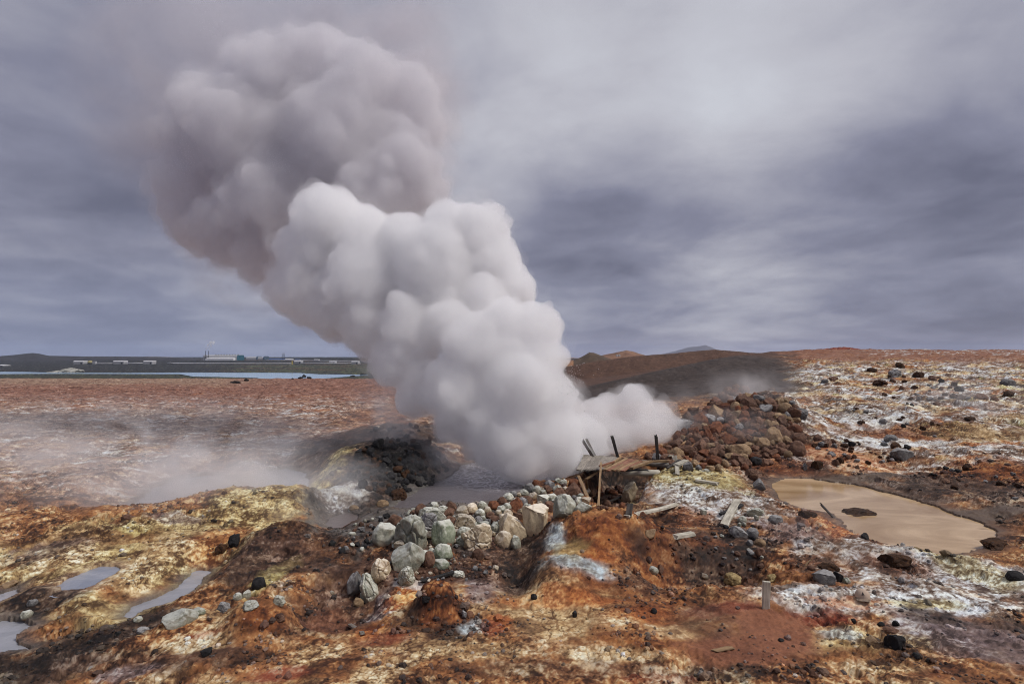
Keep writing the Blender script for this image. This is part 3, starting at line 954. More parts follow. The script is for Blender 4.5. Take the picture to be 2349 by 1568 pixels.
patch('clay', 1770, 1440, 95, 55, 0.1)
patch('clay', 1690, 1490, 150, 40, 0, 0.95)
patch('red', 1650, 1395, 80, 10, 0, 0.5)
patch('dirt', 1620, 1430, 80, 36, 0, 0.6)
patch('dark', 1680, 1545, 110, 20, 0, 0.7)
patch('dirt', 1260, 1535, 300, 26, 0, 0.6)
patch('red', 1500, 1555, 90, 10, 0, 0.5)
for k in ('misty', 'small', 'channel', 'corner', 'edge'):
    band('mud', POOL_XY[k][1], 0.30, 0.8)
band('sand', POOL_XY['bluish'][1], 0.35, 0.7)
band('mud', POOL_XY['vent'][1], 0.7, 0.85)

# grain: how dark or pale each spot of its kind is
near = 1 - sstep(30, 70, yf)
wob = fbm2(xf / 0.5, ya / 0.5, 3, 20) * 0.22
g1 = fbm3((P3 + wob[:, None] * np.array([1, -1, 0.5], np.float32)) / 0.36, 5, 21, 0.68) * 1.1
g2 = fbm3(P3 / 0.07, 2, 22, 0.7) * 1.1
g3 = fbm2(xf / 3.0, ya / 1.6, 4, 23, 0.6)
g4 = fbm3(P3 / 0.026, 1, 24)
gs = fbm2((xf + ya * 0.5 + wob) / 1.4, (ya - xf * 0.3) / 0.25, 4, 25, 0.6)
vein = fbm2((xf + wob) / 0.8, (ya + wob) / 0.55, 4, 26, 0.6, ridged=True)
busy = 0.42 + 0.75 * sstep(-0.25, 0.35, fbm2(xf / 1.7 + 3, ya / 1.3, 3, 27))       # smooth crusts here, broken ground there
for px, py, rx, ry in ((1310, 1400, 260, 90), (1740, 1440, 150, 70), (1560, 1410, 130, 50), (1390, 1235, 120, 50), (600, 1415, 80, 40)):
    c_ = hit(px, py)
    q_ = ((xf - c_.x) / (rx / F * c_.y)) ** 2 + ((yf - c_.y) / (ry / F * c_.y * 2.2)) ** 2
    busy = busy * (1 - 0.5 * np.exp(-q_ * q_))
T = 0.495 + 0.62 * g1 * (0.6 + 0.4 * busy) + 0.50 * g2 * (0.4 + 0.6 * near) * busy + 0.30 * g3 + 0.26 * g4 * busy + 0.22 * gs - 0.22 * sstep(0.25, 0.7, vein) * busy
calm = Wt['mud'] + Wt['wetmud'] + 0.75 * Wt['clay'] + 0.55 * (Wt['gravel'] + Wt['rgravel'])
T = 0.5 + (T - 0.5) * (1 - 0.72 * np.clip(calm, 0, 1))
# crusts break up into plates with dark joints
def cells(x, y, s, seed):
    X, Y_ = x / s, y / s
    ix, iy = np.floor(X).astype(np.int64), np.floor(Y_).astype(np.int64)
    f1 = np.full(x.shape, 9, np.float32); f2 = np.full(x.shape, 9, np.float32)
    zz0 = np.zeros_like(ix)
    for ox in (-1, 0, 1):
        for oy in (-1, 0, 1):
            qx = ix + ox + _hash(ix + ox, iy + oy, zz0, seed); qy = iy + oy + _hash(ix + ox, iy + oy, zz0, seed + 7)
            d = np.hypot(X - qx, Y_ - qy)
            f2 = np.where(d < f1, f1, np.minimum(f2, d)); f1 = np.minimum(f1, d)
    return f2 - f1


sel = np.nonzero(yf < 20)[0]
wx_ = xf[sel] + edge_b[sel] * 0.10; wy_ = ya[sel] + g1[sel] * 0.10
joint = np.zeros(N_V, np.float32)
joint[sel] = np.maximum(1 - sstep(0.03, 0.14, cells(wx_, wy_, 0.17, 5)), 0.8 * (1 - sstep(0.02, 0.10, cells(wx_, wy_, 0.42, 6))))
crust = np.clip(Wt['cream'] + 0.6 * Wt['yellow'] + 0.35 * Wt['ochre'] + 0.3 * Wt['blue'], 0, 1) * sstep(-0.25, 0.25, edge_a + g1 * 0.5)
joint *= crust
T = T + 0.13 * np.clip(Wt['white'] + 0.5 * Wt['salt'] + 0.5 * Wt['blue'], 0, 1)
T = T + 0.16 * crust - 0.50 * joint
T = np.clip(T, 0, 1)
rgb = np.zeros((N_V, 3), np.float32)
for k in NAMES:
    c = np.array([lin(*q) for q in KINDS_OF_GROUND[k]])
    for ch in range(3):
        rgb[:, ch] += Wt[k] * np.interp(T, [0.12, 0.42, 0.62, 0.92], c[:, ch]).astype(np.float32)
# hue wanders a little: iron in some spots, sulphur in others
hue = fbm2(xf / 0.7 + 40, yf / 0.7, 4, 71, 0.6)
hue2 = fbm2(xf / 0.16 + 40, yf / 0.16, 3, 72, 0.6)
h_ = np.clip(hue * 0.8 + hue2 * 0.6, -1, 1) * (1 - np.clip(calm, 0, 0.8))
rgb[:, 0] *= 1 + 0.06 * h_; rgb[:, 1] *= 1 - 0.03 * h_; rgb[:, 2] *= 1 - 0.26 * h_
lum = rgb @ np.array([0.3, 0.55, 0.15], np.float32)
rgb = rgb + (lum[:, None] - rgb) * 0.10
rgb = np.clip(rgb * np.array([0.95, 1.04, 0.98], np.float32), 0.004, 0.92)
wet = np.clip(Wt['mud'] + Wt['wetmud'] + 0.45 * (Wt['dark'] + Wt['black']), 0, 1)

GZ2 = GZ.ravel() - 0.012 * joint
verts = np.stack([xf, yf, GZ2], 1)
nr, nc = GX.shape
ii = (np.arange(nr - 1)[:, None] * nc + np.arange(nc - 1)[None, :]).ravel()
faces = np.stack([ii, ii + 1, ii + 1 + nc, ii + nc], 1)

m_ground, nt, out = new_mat('geothermal_ground')
N = NT(nt)
att = N.n('ShaderNodeAttribute', attribute_name='mineral').outputs['Color']
wetn = N.n('ShaderNodeAttribute', attribute_name='wet').outputs['Fac']
pos = N.n('ShaderNodeNewGeometry').outputs['Position']
fine = N.noise(pos, 26, 5, 0.7)
grit = N.noise(pos, 90, 3, 0.7)
var = N.ramp(fine, [(0.25, 0.72), (0.5, 1.0), (0.75, 1.22)])
var2 = N.ramp(grit, [(0.3, 0.78), (0.5, 1.0), (0.7, 1.2)])
colr = N.mix(1.0, N.mix(1.0, att, var, 'MULTIPLY'), var2, 'MULTIPLY')
rgh = N.math('SUBTRACT', 0.92, N.math('MULTIPLY', wetn, 0.5))
bmp = N.n('ShaderNodeBump', i_Strength=0.55, i_Distance=0.02, i_Height=N.math('ADD', fine, N.math('MULTIPLY', grit, 0.5)))
bs = N.n('ShaderNodeBsdfPrincipled', i_Base_Color=colr, i_Roughness=rgh, i_Normal=bmp.outputs[0])
bs.inputs['Specular IOR Level'].default_value = 0.3
N.link(bs.outputs[0], out.inputs[0])

me = mesh_np('ground', verts, faces, m_ground)
a = me.color_attributes.new('mineral', 'FLOAT_COLOR', 'POINT')
a.data.foreach_set('color', np.concatenate([rgb, np.ones((N_V, 1), np.float32)], 1).astype(np.float32).ravel())
a = me.attributes.new('wet', 'FLOAT', 'POINT')
a.data.foreach_set('value', wet.astype(np.float32))
ground = link('ground', me)
tag(ground, kind='structure')

# ------------------------------------------------------------------ water and mud
def liquid_mat(name, c0, c1, rough=0.12, bump=0.03, scale=1.2, foam=None):
    m, nt, out = new_mat(name)
    N = NT(nt)
    pos = N.n('ShaderNodeNewGeometry').outputs['Position']
    mp = N.n('ShaderNodeMapping', i_0=pos); mp.inputs['Scale'].default_value = (0.6, 1.3, 1)
    n = N.noise(mp.outputs[0], scale, 4, 0.55, 1.6)
    col = N.ramp(n, [(0.3, c0), (0.5, tuple((a + b) / 2 for a, b in zip(c0, c1))), (0.62, c1), (0.7, c0)])
    h = N.noise(pos, 9, 4, 0.6)
    if foam:
        cx, cyy, rad = foam
        dist = N.n('ShaderNodeVectorMath', operation='DISTANCE', i_0=pos); dist.inputs[1].default_value = (cx, cyy, -0.45)
        ring = N.noise(pos, 3.2, 5, 0.75, 2.5)
        swirl = N.n('ShaderNodeTexNoise', i_Scale=1.1, i_Detail=2.0, i_Vector=pos)
        wv2 = N.vmath('ADD', pos, N.vmath('SCALE', swirl.outputs['Color'], scale=1.2).outputs[0]).outputs[0]
        vor = N.n('ShaderNodeTexVoronoi', feature='DISTANCE_TO_EDGE', i_Scale=3.4, i_Vector=wv2)
        lace = N.math('SUBTRACT', 1.0, N.math('MULTIPLY', vor.outputs['Distance'], 6.0), clamp=True)
        f = N.math('MULTIPLY', N.ramp(N.math('ADD', N.math('MULTIPLY', lace, 0.40), N.math('MULTIPLY', ring, 0.65)), [(0.40, 0.0), (0.56, 1.0)]),
                   N.math('SUBTRACT', 1.0, N.math('DIVIDE', dist.outputs['Value'], rad), clamp=True))
        f = N.math('MULTIPLY', f, 2.2, clamp=True)
        col = N.mix(f, col, lin(196, 194, 200))
        h = N.math('ADD', h, N.math('MULTIPLY', f, 1.5))
    b = N.n('ShaderNodeBump', i_Strength=0.35, i_Distance=bump, i_Height=h)
    bs = N.n('ShaderNodeBsdfPrincipled', i_Base_Color=col, i_Roughness=rough, i_Normal=b.outputs[0])
    N.link(bs.outputs[0], out.inputs[0])
    return m


def sheet(name, poly, z, mat, grow=0.25):
    cx = sum(p[0] for p in poly) / len(poly); cyy = sum(p[1] for p in poly) / len(poly)
    bm = bmesh.new()
    vs = []
    for p in poly:
        d = Vector((p[0] - cx, p[1] - cyy)); d = d * (1 + grow / max(d.length, 0.1))
        vs.append(bm.verts.new((cx + d.x, cyy + d.y, z)))
    f = bm.faces.new(vs)
    if f.normal.z < 0: f.normal_flip()
    bmesh.ops.triangulate(bm, faces=[f])
    bmesh.ops.recalc_face_normals(bm, faces=bm.faces)
    for f in bm.faces:
        f.normal_update()
        if f.normal.z < 0: f.normal_flip()
    o = from_bm(name, bm, mat)
    tag(o, kind='structure')
    return o


m_grey = liquid_mat('grey_mud', lin(140, 142, 148), lin(162, 162, 168), 0.14)
m_dull = liquid_mat('dull_mud', lin(92, 82, 80), lin(108, 98, 96), 0.3)
m_blue = liquid_mat('bluish_mud', lin(128, 134, 148), lin(158, 160, 168), 0.2)
m_brown = liquid_mat('brown_mud', lin(156, 126, 90), lin(206, 178, 142), 0.10, 0.008, 0.32)
fx, fy = gp(1150, 1085, -0.45)
m_vent = liquid_mat('boiling_mud', lin(92, 86, 88), lin(108, 102, 104), 0.3, 0.08, 1.5, foam=(fx, fy, 3.3))
m_lake = liquid_mat('lake_water', lin(150, 184, 212), lin(160, 192, 216), 0.15, 0.02, 0.05)
mats = {'vent': m_vent, 'hollow': m_grey, 'brown': m_brown, 'bluish': m_blue, 'hollow': m_dull}
for k, (lv, poly, bw) in POOL_XY.items():
    sheet({'vent': 'boiling_pool_water', 'brown': 'brown_mud_water'}.get(k, 'grey_mud_water'), poly, lv, mats.get(k, m_grey))
sheet('lake', LAKE_XY, LAKE_Z, m_lake, 3)

# ------------------------------------------------------------------ stones
def rock_np(level, seed, planes=9, cut=(0.55, 0.85), lumps=0.16, cracks=0.0, crack_scale=1.5, grain=0.012, pit=0.0):
    rg = np.random.default_rng(seed)
    v, f = ico(level)
    p = v.copy()
    for _ in range(planes):
        n = rg.normal(size=3); n /= np.linalg.norm(n)
        s = p @ n.astype(np.float32)
        p = p - np.outer(np.maximum(0, s - rg.uniform(*cut)) * 0.92, n).astype(np.float32)
    nrm = v
    off = rg.uniform(-50, 50, 3).astype(np.float32)
    p = p + nrm * (fbm3(v * 1.3 + off, 3, seed) * lumps)[:, None]
    p = p + nrm * (fbm3(v * 4.5 + off, 3, seed + 5, 0.6) * 0.045)[:, None]
    if cracks:
        pts = rg.normal(size=(int(16 * crack_scale), 3)); pts /= np.linalg.norm(pts, axis=1)[:, None]; pts *= rg.uniform(0.75, 1.1, (len(pts), 1))
        w = v + np.stack([fbm3(v * 3 + off + k * 7, 3, seed + k) for k in range(3)], 1) * 0.14
        d = np.sort(np.linalg.norm(w[:, None, :] - pts[None], axis=2), axis=1)
        g = 1 - sstep(0.0, 0.065, d[:, 1] - d[:, 0])
        p = p - nrm * (g * cracks)[:, None]
        cell = np.argmin(np.linalg.norm(w[:, None, :] - pts[None], axis=2), axis=1)
        p = p + nrm * (rg.uniform(-1, 1, len(pts))[cell] * cracks * 0.5)[:, None]
    if pit:
        p = p - nrm * (np.maximum(0, fbm3(v * 9 + off, 2, seed + 9) - 0.15) * pit)[:, None]
    p = p + nrm * (fbm3(v * 14 + off, 2, seed + 8) * grain)[:, None]
    lo, hi = p.min(0), p.max(0)
    p = (p - (lo + hi) / 2) / ((hi - lo) / 2)
    return p.astype(np.float32), f


def rock_mat(name, pal, top=None, foot=None, rough=0.85, spec=0.3, scale=2.2, vary=0.25):
    m, nt, out = new_mat(name)
    N = NT(nt)
    oc = N.n('ShaderNodeTexCoord').outputs['Object']
    rnd = N.n('ShaderNodeObjectInfo').outputs['Random']
    sh = N.n('ShaderNodeCombineXYZ', i_0=N.math('MULTIPLY', rnd, 37.0), i_1=N.math('MULTIPLY', rnd, 91.0), i_2=N.math('MULTIPLY', rnd, 13.0)).outputs[0]
    v = N.vmath('ADD', oc, sh).outputs[0]
    n1 = N.noise(v, scale, 6, 0.62, 0.4)
    n2 = N.noise(v, scale * 6, 5, 0.7)
    mixn = N.math('ADD', N.math('MULTIPLY', n1, 0.62), N.math('MULTIPLY', n2, 0.38))
    col = N.ramp(mixn, [(0.30, lin(*pal[0])), (0.46, lin(*pal[1])), (0.60, lin(*pal[2])), (0.74, lin(*pal[3]))])
    z = N.n('ShaderNodeSeparateXYZ', i_0=oc).outputs[2]
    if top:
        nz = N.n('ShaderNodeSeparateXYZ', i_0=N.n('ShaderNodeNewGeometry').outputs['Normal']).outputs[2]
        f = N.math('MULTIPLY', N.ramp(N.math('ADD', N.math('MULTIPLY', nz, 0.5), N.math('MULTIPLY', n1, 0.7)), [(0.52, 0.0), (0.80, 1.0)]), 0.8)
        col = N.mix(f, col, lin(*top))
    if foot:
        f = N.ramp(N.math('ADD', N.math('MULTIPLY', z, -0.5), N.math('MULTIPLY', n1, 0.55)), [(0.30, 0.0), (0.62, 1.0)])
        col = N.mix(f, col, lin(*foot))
    stn = N.noise(v, scale * 0.8, 4, 0.6, 0.8)
    col = N.mix(N.math('MULTIPLY', N.ramp(stn, [(0.52, 0.0), (0.62, 1.0)]), 0.55), col, N.mix(0.55, col, lin(*(foot or pal[0]))))
    br = N.math('ADD', 1.0 - vary, N.math('MULTIPLY', rnd, 2 * vary))
    hsv = N.n('ShaderNodeHueSaturation', i_Color=col, i_Value=br)
    b = N.n('ShaderNodeBump', i_Strength=0.6, i_Distance=0.03, i_Height=n2)
    bs = N.n('ShaderNodeBsdfPrincipled', i_Base_Color=hsv.outputs[0], i_Roughness=rough, i_Normal=b.outputs[0])
    bs.inputs['Specular IOR Level'].default_value = spec
    N.link(bs.outputs[0], out.inputs[0])
    return m


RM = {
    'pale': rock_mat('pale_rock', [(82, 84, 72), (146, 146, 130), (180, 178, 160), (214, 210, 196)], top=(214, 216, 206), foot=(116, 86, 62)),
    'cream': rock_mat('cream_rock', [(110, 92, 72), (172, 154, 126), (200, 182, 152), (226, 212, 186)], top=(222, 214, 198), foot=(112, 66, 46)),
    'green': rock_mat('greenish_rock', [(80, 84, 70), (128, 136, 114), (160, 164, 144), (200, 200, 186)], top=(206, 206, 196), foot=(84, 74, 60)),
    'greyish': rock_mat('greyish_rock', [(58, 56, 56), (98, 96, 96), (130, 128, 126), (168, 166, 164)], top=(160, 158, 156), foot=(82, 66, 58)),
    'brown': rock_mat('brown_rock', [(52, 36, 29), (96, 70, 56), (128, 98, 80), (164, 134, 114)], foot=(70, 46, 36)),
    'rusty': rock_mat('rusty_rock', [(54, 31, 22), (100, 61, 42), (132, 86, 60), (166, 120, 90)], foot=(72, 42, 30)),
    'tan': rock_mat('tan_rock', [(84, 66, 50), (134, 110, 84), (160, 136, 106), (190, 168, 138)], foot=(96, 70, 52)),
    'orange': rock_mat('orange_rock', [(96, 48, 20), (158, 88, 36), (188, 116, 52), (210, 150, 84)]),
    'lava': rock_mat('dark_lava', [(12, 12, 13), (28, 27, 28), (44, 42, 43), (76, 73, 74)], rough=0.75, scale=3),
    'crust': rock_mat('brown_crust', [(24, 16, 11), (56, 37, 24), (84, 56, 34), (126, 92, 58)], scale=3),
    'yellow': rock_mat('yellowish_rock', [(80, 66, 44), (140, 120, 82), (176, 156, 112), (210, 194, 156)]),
}
ROCK = {'round': [], 'block': [], 'cracked': [], 'jag': []}
for s in range(5):
    ROCK['round'].append(rock_np(5, 100 + s, 6, (0.72, 0.92), 0.13))
for s in range(8):
    ROCK['block'].append(rock_np(5, 200 + s, 13, (0.48, 0.78), 0.14))
for s in range(6):
    ROCK['cracked'].append(rock_np(6, 300 + s, 9, (0.62, 0.85), 0.17, cracks=0.15, crack_scale=1.0 + 0.3 * s))
for s in range(5):
    ROCK['jag'].append(rock_np(5, 400 + s, 8, (0.5, 0.8), 0.30, grain=0.03, pit=0.25))
_ROCKME = {}
PLACED = []          # (px, py, half width px, short name)


def rock_data(form, i, mat):
    i = i % len(ROCK[form])
    key = (form, i, mat)
    if key not in _ROCKME:
        p, f = ROCK[form][i]
        _ROCKME[key] = mesh_np('stone', p, f, RM[mat])
    return _ROCKME[key]


def stone(px, py, w, h, form, mat, label, name='stone', cat='stone', group=None, rot=None, tilt=0.0, short=None, sink=0.24, deep=1.0, i=None):
    """a stone that covers w x h photo pixels round px, py and rests on the ground there"""
    c = hit(px, py + h * 0.42)
    s = c.y / F
    rx, rz = w / 2 * s, h / 2 * s
    ry = (rx + rz) / 2 * deep
    Y = c.y + ry * 0.45
    s = Y / F * (1.10 if name == 'boulder' else 1.0)
    rx, rz = w / 2 * s, h / 2 * s
    loc = pt(px, py + h * sink * 0.5, Y)
    o = link(name, rock_data(form, random.randrange(100) if i is None else i, mat))
    o.location = loc
    o.scale = (rx, ry, rz * (1 + sink))
    o.rotation_euler = (random.uniform(-0.08, 0.08), tilt, random.choice([0, math.pi]) + random.uniform(-0.25, 0.25) if rot is None else rot)
    tag(o, label, cat, group)
    PLACED.append((px, py, max(w, h) / 2, short))
    return o


def r3(x, y, w, h):      # regions of the enlarged photograph, to photo pixels
    return (672.6 + x * .3384, 1078.6 + y * .3384, w * .3384, h * .3384)
def r2(x, y, w, h): return (x * .3384, 1078.6 + y * .3384, w * .3384, h * .3384)
def r4(x, y, w, h): return (1345.2 + x * .4269, 917.2 + y * .4269, w * .4269, h * .4269)
def r5(x, y, w, h): return (1223 + x * .479, 733.8 + y * .479, w * .479, h * .479)
def r6(x, y, w, h): return (1467.5 + x * .2083, 843.8 + y * .2083, w * .2083, h * .2083)


G_B = 'pale boulders on the bank below the vent pool'
B = lambda r, form, mat, label, **k: stone(*r, form, mat, label, name='boulder', cat='boulder', group=G_B, **k)
B(r3(620, 435, 155, 140), 'round', 'pale', 'smooth pale grey boulder at the left end of the boulder bank', short='smooth pale boulder')
B(r3(800, 425, 200, 250), 'cracked', 'pale', 'largest pale cracked boulder in the middle of the boulder bank', short='largest cracked boulder', i=2)
B(r3(900, 350, 150, 120), 'cracked', 'greyish', 'grey crackled knob sitting on the back of the largest cracked boulder', i=4, short='grey crackled knob')
B(r3(1015, 425, 150, 175), 'round', 'green', 'green stained boulder leaning on the right of the largest cracked boulder', short='green stained boulder', i=1)
B(r3(940, 305, 190, 105), 'cracked', 'pale', 'wide pale boulder behind the grey crackled knob', i=1, short='wide pale boulder')
B(r3(690, 342, 110, 92), 'round', 'brown', 'brownish round boulder above the smooth pale boulder', short='brownish round boulder')
B(r3(770, 590, 210, 185), 'block', 'pale', 'pale wedge shaped boulder with a pointed white top, front of the bank', i=3, short='wedge shaped boulder')
B(r3(590, 680, 120, 150), 'cracked', 'cream', 'pale cracked upright boulder left of the wedge shaped boulder', i=3, short='cracked upright boulder')
B(r3(515, 800, 130, 190), 'cracked', 'pale', 'long pale boulder leaning down toward the brown basin', tilt=0.45, i=0, short='long leaning boulder')
B(r3(420, 765, 95, 150), 'block', 'greyish', 'dark sided grey boulder standing left of the long leaning boulder', short='dark sided grey boulder')
B(r3(768, 720, 105, 125), 'cracked', 'pale', 'small crackled pale boulder below the wedge shaped boulder', i=5, short='small crackled boulder')
B(r3(440, 893, 66, 55), 'round', 'tan', 'small round tan stone at the foot of the long leaning boulder', short='small tan stone')
B(r3(1015, 555, 125, 110), 'round', 'green', 'mottled grey green boulder below the largest cracked boulder', i=3, short='mottled green boulder')
B(r3(995, 635, 115, 65), 'round', 'green', 'low greenish boulder lying below the mottled green boulder', short='low greenish boulder')
B(r3(922, 605, 75, 110), 'round', 'brown', 'narrow dark brown boulder left of the mottled green boulder', short='narrow brown boulder')
B(r3(1165, 350, 175, 100), 'cracked', 'cream', 'wide cracked grey brown boulder at the back centre of the bank', i=1, short='wide grey brown boulder')
B(r3(1160, 420, 95, 75), 'round', 'pale', 'small smooth pale boulder in front of the wide grey brown boulder', short='small smooth boulder')
B(r3(1240, 450, 190, 165), 'cracked', 'cream', 'big cream cracked boulder right of the small smooth pale boulder', i=4, short='big cream boulder')
B(r3(1285, 375, 75, 60), 'block', 'green', 'angular greenish block on top of the big cream cracked boulder', short='angular greenish block')
B(r3(1362, 388, 85, 75), 'cracked', 'pale', 'small cracked pale block between two large cream boulders', i=0, short='small cracked block')
B(r3(1485, 380, 190, 190), 'block', 'cream', 'large cream slab boulder with a sharp upper edge', i=5, short='large cream slab')
B(r3(1425, 468, 118, 112), 'round', 'cream', 'rounded cream boulder at the foot of the large cream slab', i=2, short='rounded cream boulder')
B(r3(1508, 492, 62, 92), 'round', 'pale', 'narrow pale boulder beside the earth wall of the rusty mound', short='narrow pale boulder')
B(r3(1640, 335, 155, 205), 'block', 'cream', 'tall cream boulder with a red stained foot', i=1, short='tall cream boulder')
B(r3(1845, 245, 155, 160), 'block', 'pale', 'pale grey boulder with green foot at the right end of the bank', i=6, short='pale grey boulder')
B(r3(1962, 250, 110, 72), 'block', 'pale', 'low white topped boulder right of the pale grey boulder', short='low white topped boulder')
B(r3(1732, 248, 74, 74), 'round', 'brown', 'round brown boulder between the tall cream and pale grey boulders', short='round brown boulder')
B(r3(1900, 135, 120, 100), 'block', 'brown', 'broad brown boulder below the broken boardwalk', i=2, short='broad brown boulder')
B(r3(1805, 162, 95, 82), 'round', 'brown', 'rounded brown boulder left of the broad brown boulder', short='rounded brown boulder')
B(r3(1720, 128, 66, 56), 'cracked', 'brown', 'cracked brown boulder at the back of the boulder bank', i=2, short='cracked brown boulder')
B(r3(1510, 235, 84, 92), 'block', 'rusty', 'reddish leaning boulder behind the tall cream boulder', short='reddish boulder')
B(r3(1250, 570, 74, 74), 'round', 'brown', 'single round brown boulder in front of the bank', short='single brown boulder')
B(r3(1150, 272, 96, 62), 'round', 'cream', 'low cream boulder on the pool side of the bank', short='low cream boulder')
B(r3(1280, 240, 74, 70), 'round', 'pale', 'pale round boulder on the rim above the pool', short='pale rim boulder')
B(r3(1115, 702, 82, 44), 'cracked', 'pale', 'small pale pair like boulder beside the dark plank', i=3, short='small pale boulder')
B(r3(2272, 150, 110, 135), 'block', 'cream', 'upright cream boulder right of the hollow under the boardwalk', i=4, short='upright cream boulder')
B(r2(1215, 1000, 200, 105), 'block', 'pale', 'large pale boulder half buried beside the grey channel', i=3, short='half buried pale boulder', sink=0.3)
B(r2(1890, 880, 80, 62), 'cracked', 'pale', 'pale boulder below the yellow crusted hump', i=1, short='pale boulder')

G_S = 'loose stones scattered over the geothermal ground'
S = lambda r, form, mat, label, **k: stone(*r, form, mat, label, group=G_S, **k)
S(r2(220, 895, 64, 48), 'round', 'greyish', 'grey stone on the dark mound at the far left')
S(r2(180, 972, 66, 54), 'round', 'pale', 'pale oval stone at the foot of the dark left mound')
S(r2(1755, 760, 92, 82), 'round', 'lava', 'black round stone beside the yellow crusted patch')
S(r2(1610, 852, 64, 54), 'round', 'pale', 'pale stone left of the taller pale stone on the brown hump')
S(r2(1675, 838, 58, 64), 'block', 'pale', 'taller pale stone on the brown hump')
S(r2(1515, 925, 90, 70), 'cracked', 'greyish', 'cracked grey stone where the channel ends', i=1)
S(r2(1695, 918, 110, 66), 'cracked', 'pale', 'row of cracked pale rock above the ochre hump', i=2)
S(r2(1345, 952, 92, 52), 'round', 'green', 'flat greenish stone right of the half buried pale boulder')
S(r2(935, 1006, 60, 40), 'round', 'pale', 'small pale stone beside the lower end of the grey channel')
S(r2(965, 1078, 84, 42), 'round', 'greyish', 'flat grey stone at the right end of the dark crusted hump')
S(r2(1398, 1232, 64, 56), 'block', 'lava', 'black angular stone alone on the ochre foreground, left')
S(r2(1898, 1002, 70, 52), 'round', 'brown', 'brown stone at the right end of the ochre hump')
S(r2(1585, 478, 84, 84), 'jag', 'lava', 'dark jagged stone standing on the orange slope')
S(r2(1500, 528, 80, 62), 'jag', 'crust', 'dark crusty stone below left of the jagged stone')
S(r2(1520, 150, 38, 22), 'round', 'brown', 'small brown stone on the crest of the yellow hill')
S(r2(862, 314, 74, 42), 'round', 'brown', 'brown stone on the crest beside the misty pool')
S(r2(60, 770, 100, 50), 'block', 'tan', 'flat tan rock at the left edge above the small pool')
S(r3(1630, 855, 46, 42), 'block', 'lava', 'black stone on the cream crust in the middle foreground')
S(r3(1905, 972, 32, 46), 'block', 'lava', 'narrow black stone right of the black stone on the cream crust')
S(r3(900, 872, 62, 52), 'jag', 'lava', 'dark grey stone on the edge above the brown basin')
S(r3(1160, 975, 40, 60), 'block', 'greyish', 'blue grey stone set in the crust below the brown knob')
S(r3(260, 826, 38, 32), 'round', 'pale', 'small white stone left of the brown basin')
S(r3(410, 250, 70, 34), 'round', 'tan', 'tan stone on the mud shore left of the vent pool')
S(r3(605, 222, 84, 50), 'round', 'tan', 'larger tan stone on the shore of the vent pool')
S(r3(715, 160, 110, 80), 'jag', 'crust', 'brown crusty rock at the edge of the vent pool')
S(r4(1658, 1295, 88, 92), 'jag', 'lava', 'black jagged stone in the lower right mauve ground')
S(r4(1525, 1280, 66, 44), 'block', 'tan', 'tan stone left of the black jagged stone')
S(r4(1640, 1235, 90, 34), 'block', 'brown', 'flat brown stone above the black jagged stone')
S(r4(1775, 1372, 50, 38), 'block', 'lava', 'black stone below right of the black jagged stone')
S(r4(1432, 1185, 28, 26), 'round', 'lava', 'small black stone on the white salt below the cap')
S(r4(1580, 1200, 40, 22), 'round', 'lava', 'flat black stone right of the small black stone on the salt')
S(r4(1660, 1200, 36, 34), 'jag', 'lava', 'small black clinker on the salt above the flat brown stone')
S(r4(362, 1130, 34, 30), 'round', 'lava', 'black pebble on the ochre ground left of the stake')
S(r4(1045, 1287, 34, 18), 'round', 'lava', 'flat black pebble on the red clay mound')
S(r4(890, 714, 64, 58), 'round', 'greyish', 'round grey stone beside the leaning pale board')
S(r4(835, 640, 50, 40), 'round', 'pale', 'pale stone above the round grey stone')
S(r4(905, 600, 90, 56), 'cracked', 'pale', 'cluster of cracked pale rock beside the leaning board', i=2)
S(r4(915, 632, 36, 34), 'block', 'pale', 'small pale block right of the leaning board')
S(r4(1012, 640, 76, 48), 'round', 'greyish', 'dark grey stone ringed with white salt near the pool')
S(r4(812, 702, 96, 66), 'block', 'greyish', 'flat grey slab ringed with white salt by the leaning board')
S(r4(930, 762, 64, 42), 'round', 'tan', 'tan oval stone below the round grey stone')
S(r4(935, 815, 50, 48), 'round', 'brown', 'round brown stone in the dark gully')
S(r4(876, 765, 34, 34), 'round', 'greyish', 'small grey stone left of the tan oval stone')
S(r4(625, 600, 36, 32), 'block', 'pale', 'small pale stone on the brown slope left of the leaning board')
S(r4(340, 716, 84, 52), 'block', 'tan', 'tan slab half buried on the right flank of the rusty mound', tilt=0.4)
S(r4(355, 910, 62, 46), 'round', 'pale', 'white stone at the left end of the dark gully')
S(r4(396, 906, 44, 54), 'block', 'brown', 'brown stone right of the white stone in the gully')
S(r4(258, 915, 24, 40), 'block', 'rusty', 'small reddish stone left of the white stone in the gully')
S(r4(632, 945, 42, 30), 'round', 'pale', 'bluish grey pebble on the floor of the dark gully')
S(r4(726, 925, 34, 24), 'round', 'brown', 'brown pebble right of the bluish grey pebble')
S(r4(785, 960, 96, 66), 'jag', 'yellow', 'yellowish jagged rock above the stake')
S(r4(1000, 952, 60, 36), 'jag', 'yellow', 'small yellowish rock right of the stake')
S(r4(1270, 948, 110, 66), 'block', 'greyish', 'long grey rock at the upper edge of the white salt')
S(r4(1345, 945, 56, 58), 'block', 'lava', 'dark grey rock touching the long grey rock')
S(r4(1398, 968, 42, 36), 'block', 'green', 'greenish stone right of the long grey rock')
S(r4(1300, 895, 110, 40), 'jag', 'crust', 'dark crust lump above the long grey rock')
S(r4(1465, 628, 240, 84), 'jag', 'crust', 'dark crusty island of rock in the brown pool', i=1)
S(r4(1190, 612, 90, 40), 'jag', 'crust', 'brown crust lump on the near shore of the brown pool')
S(r4(1496, 730, 42, 36), 'block', 'lava', 'small black stone on the near shore of the brown pool')
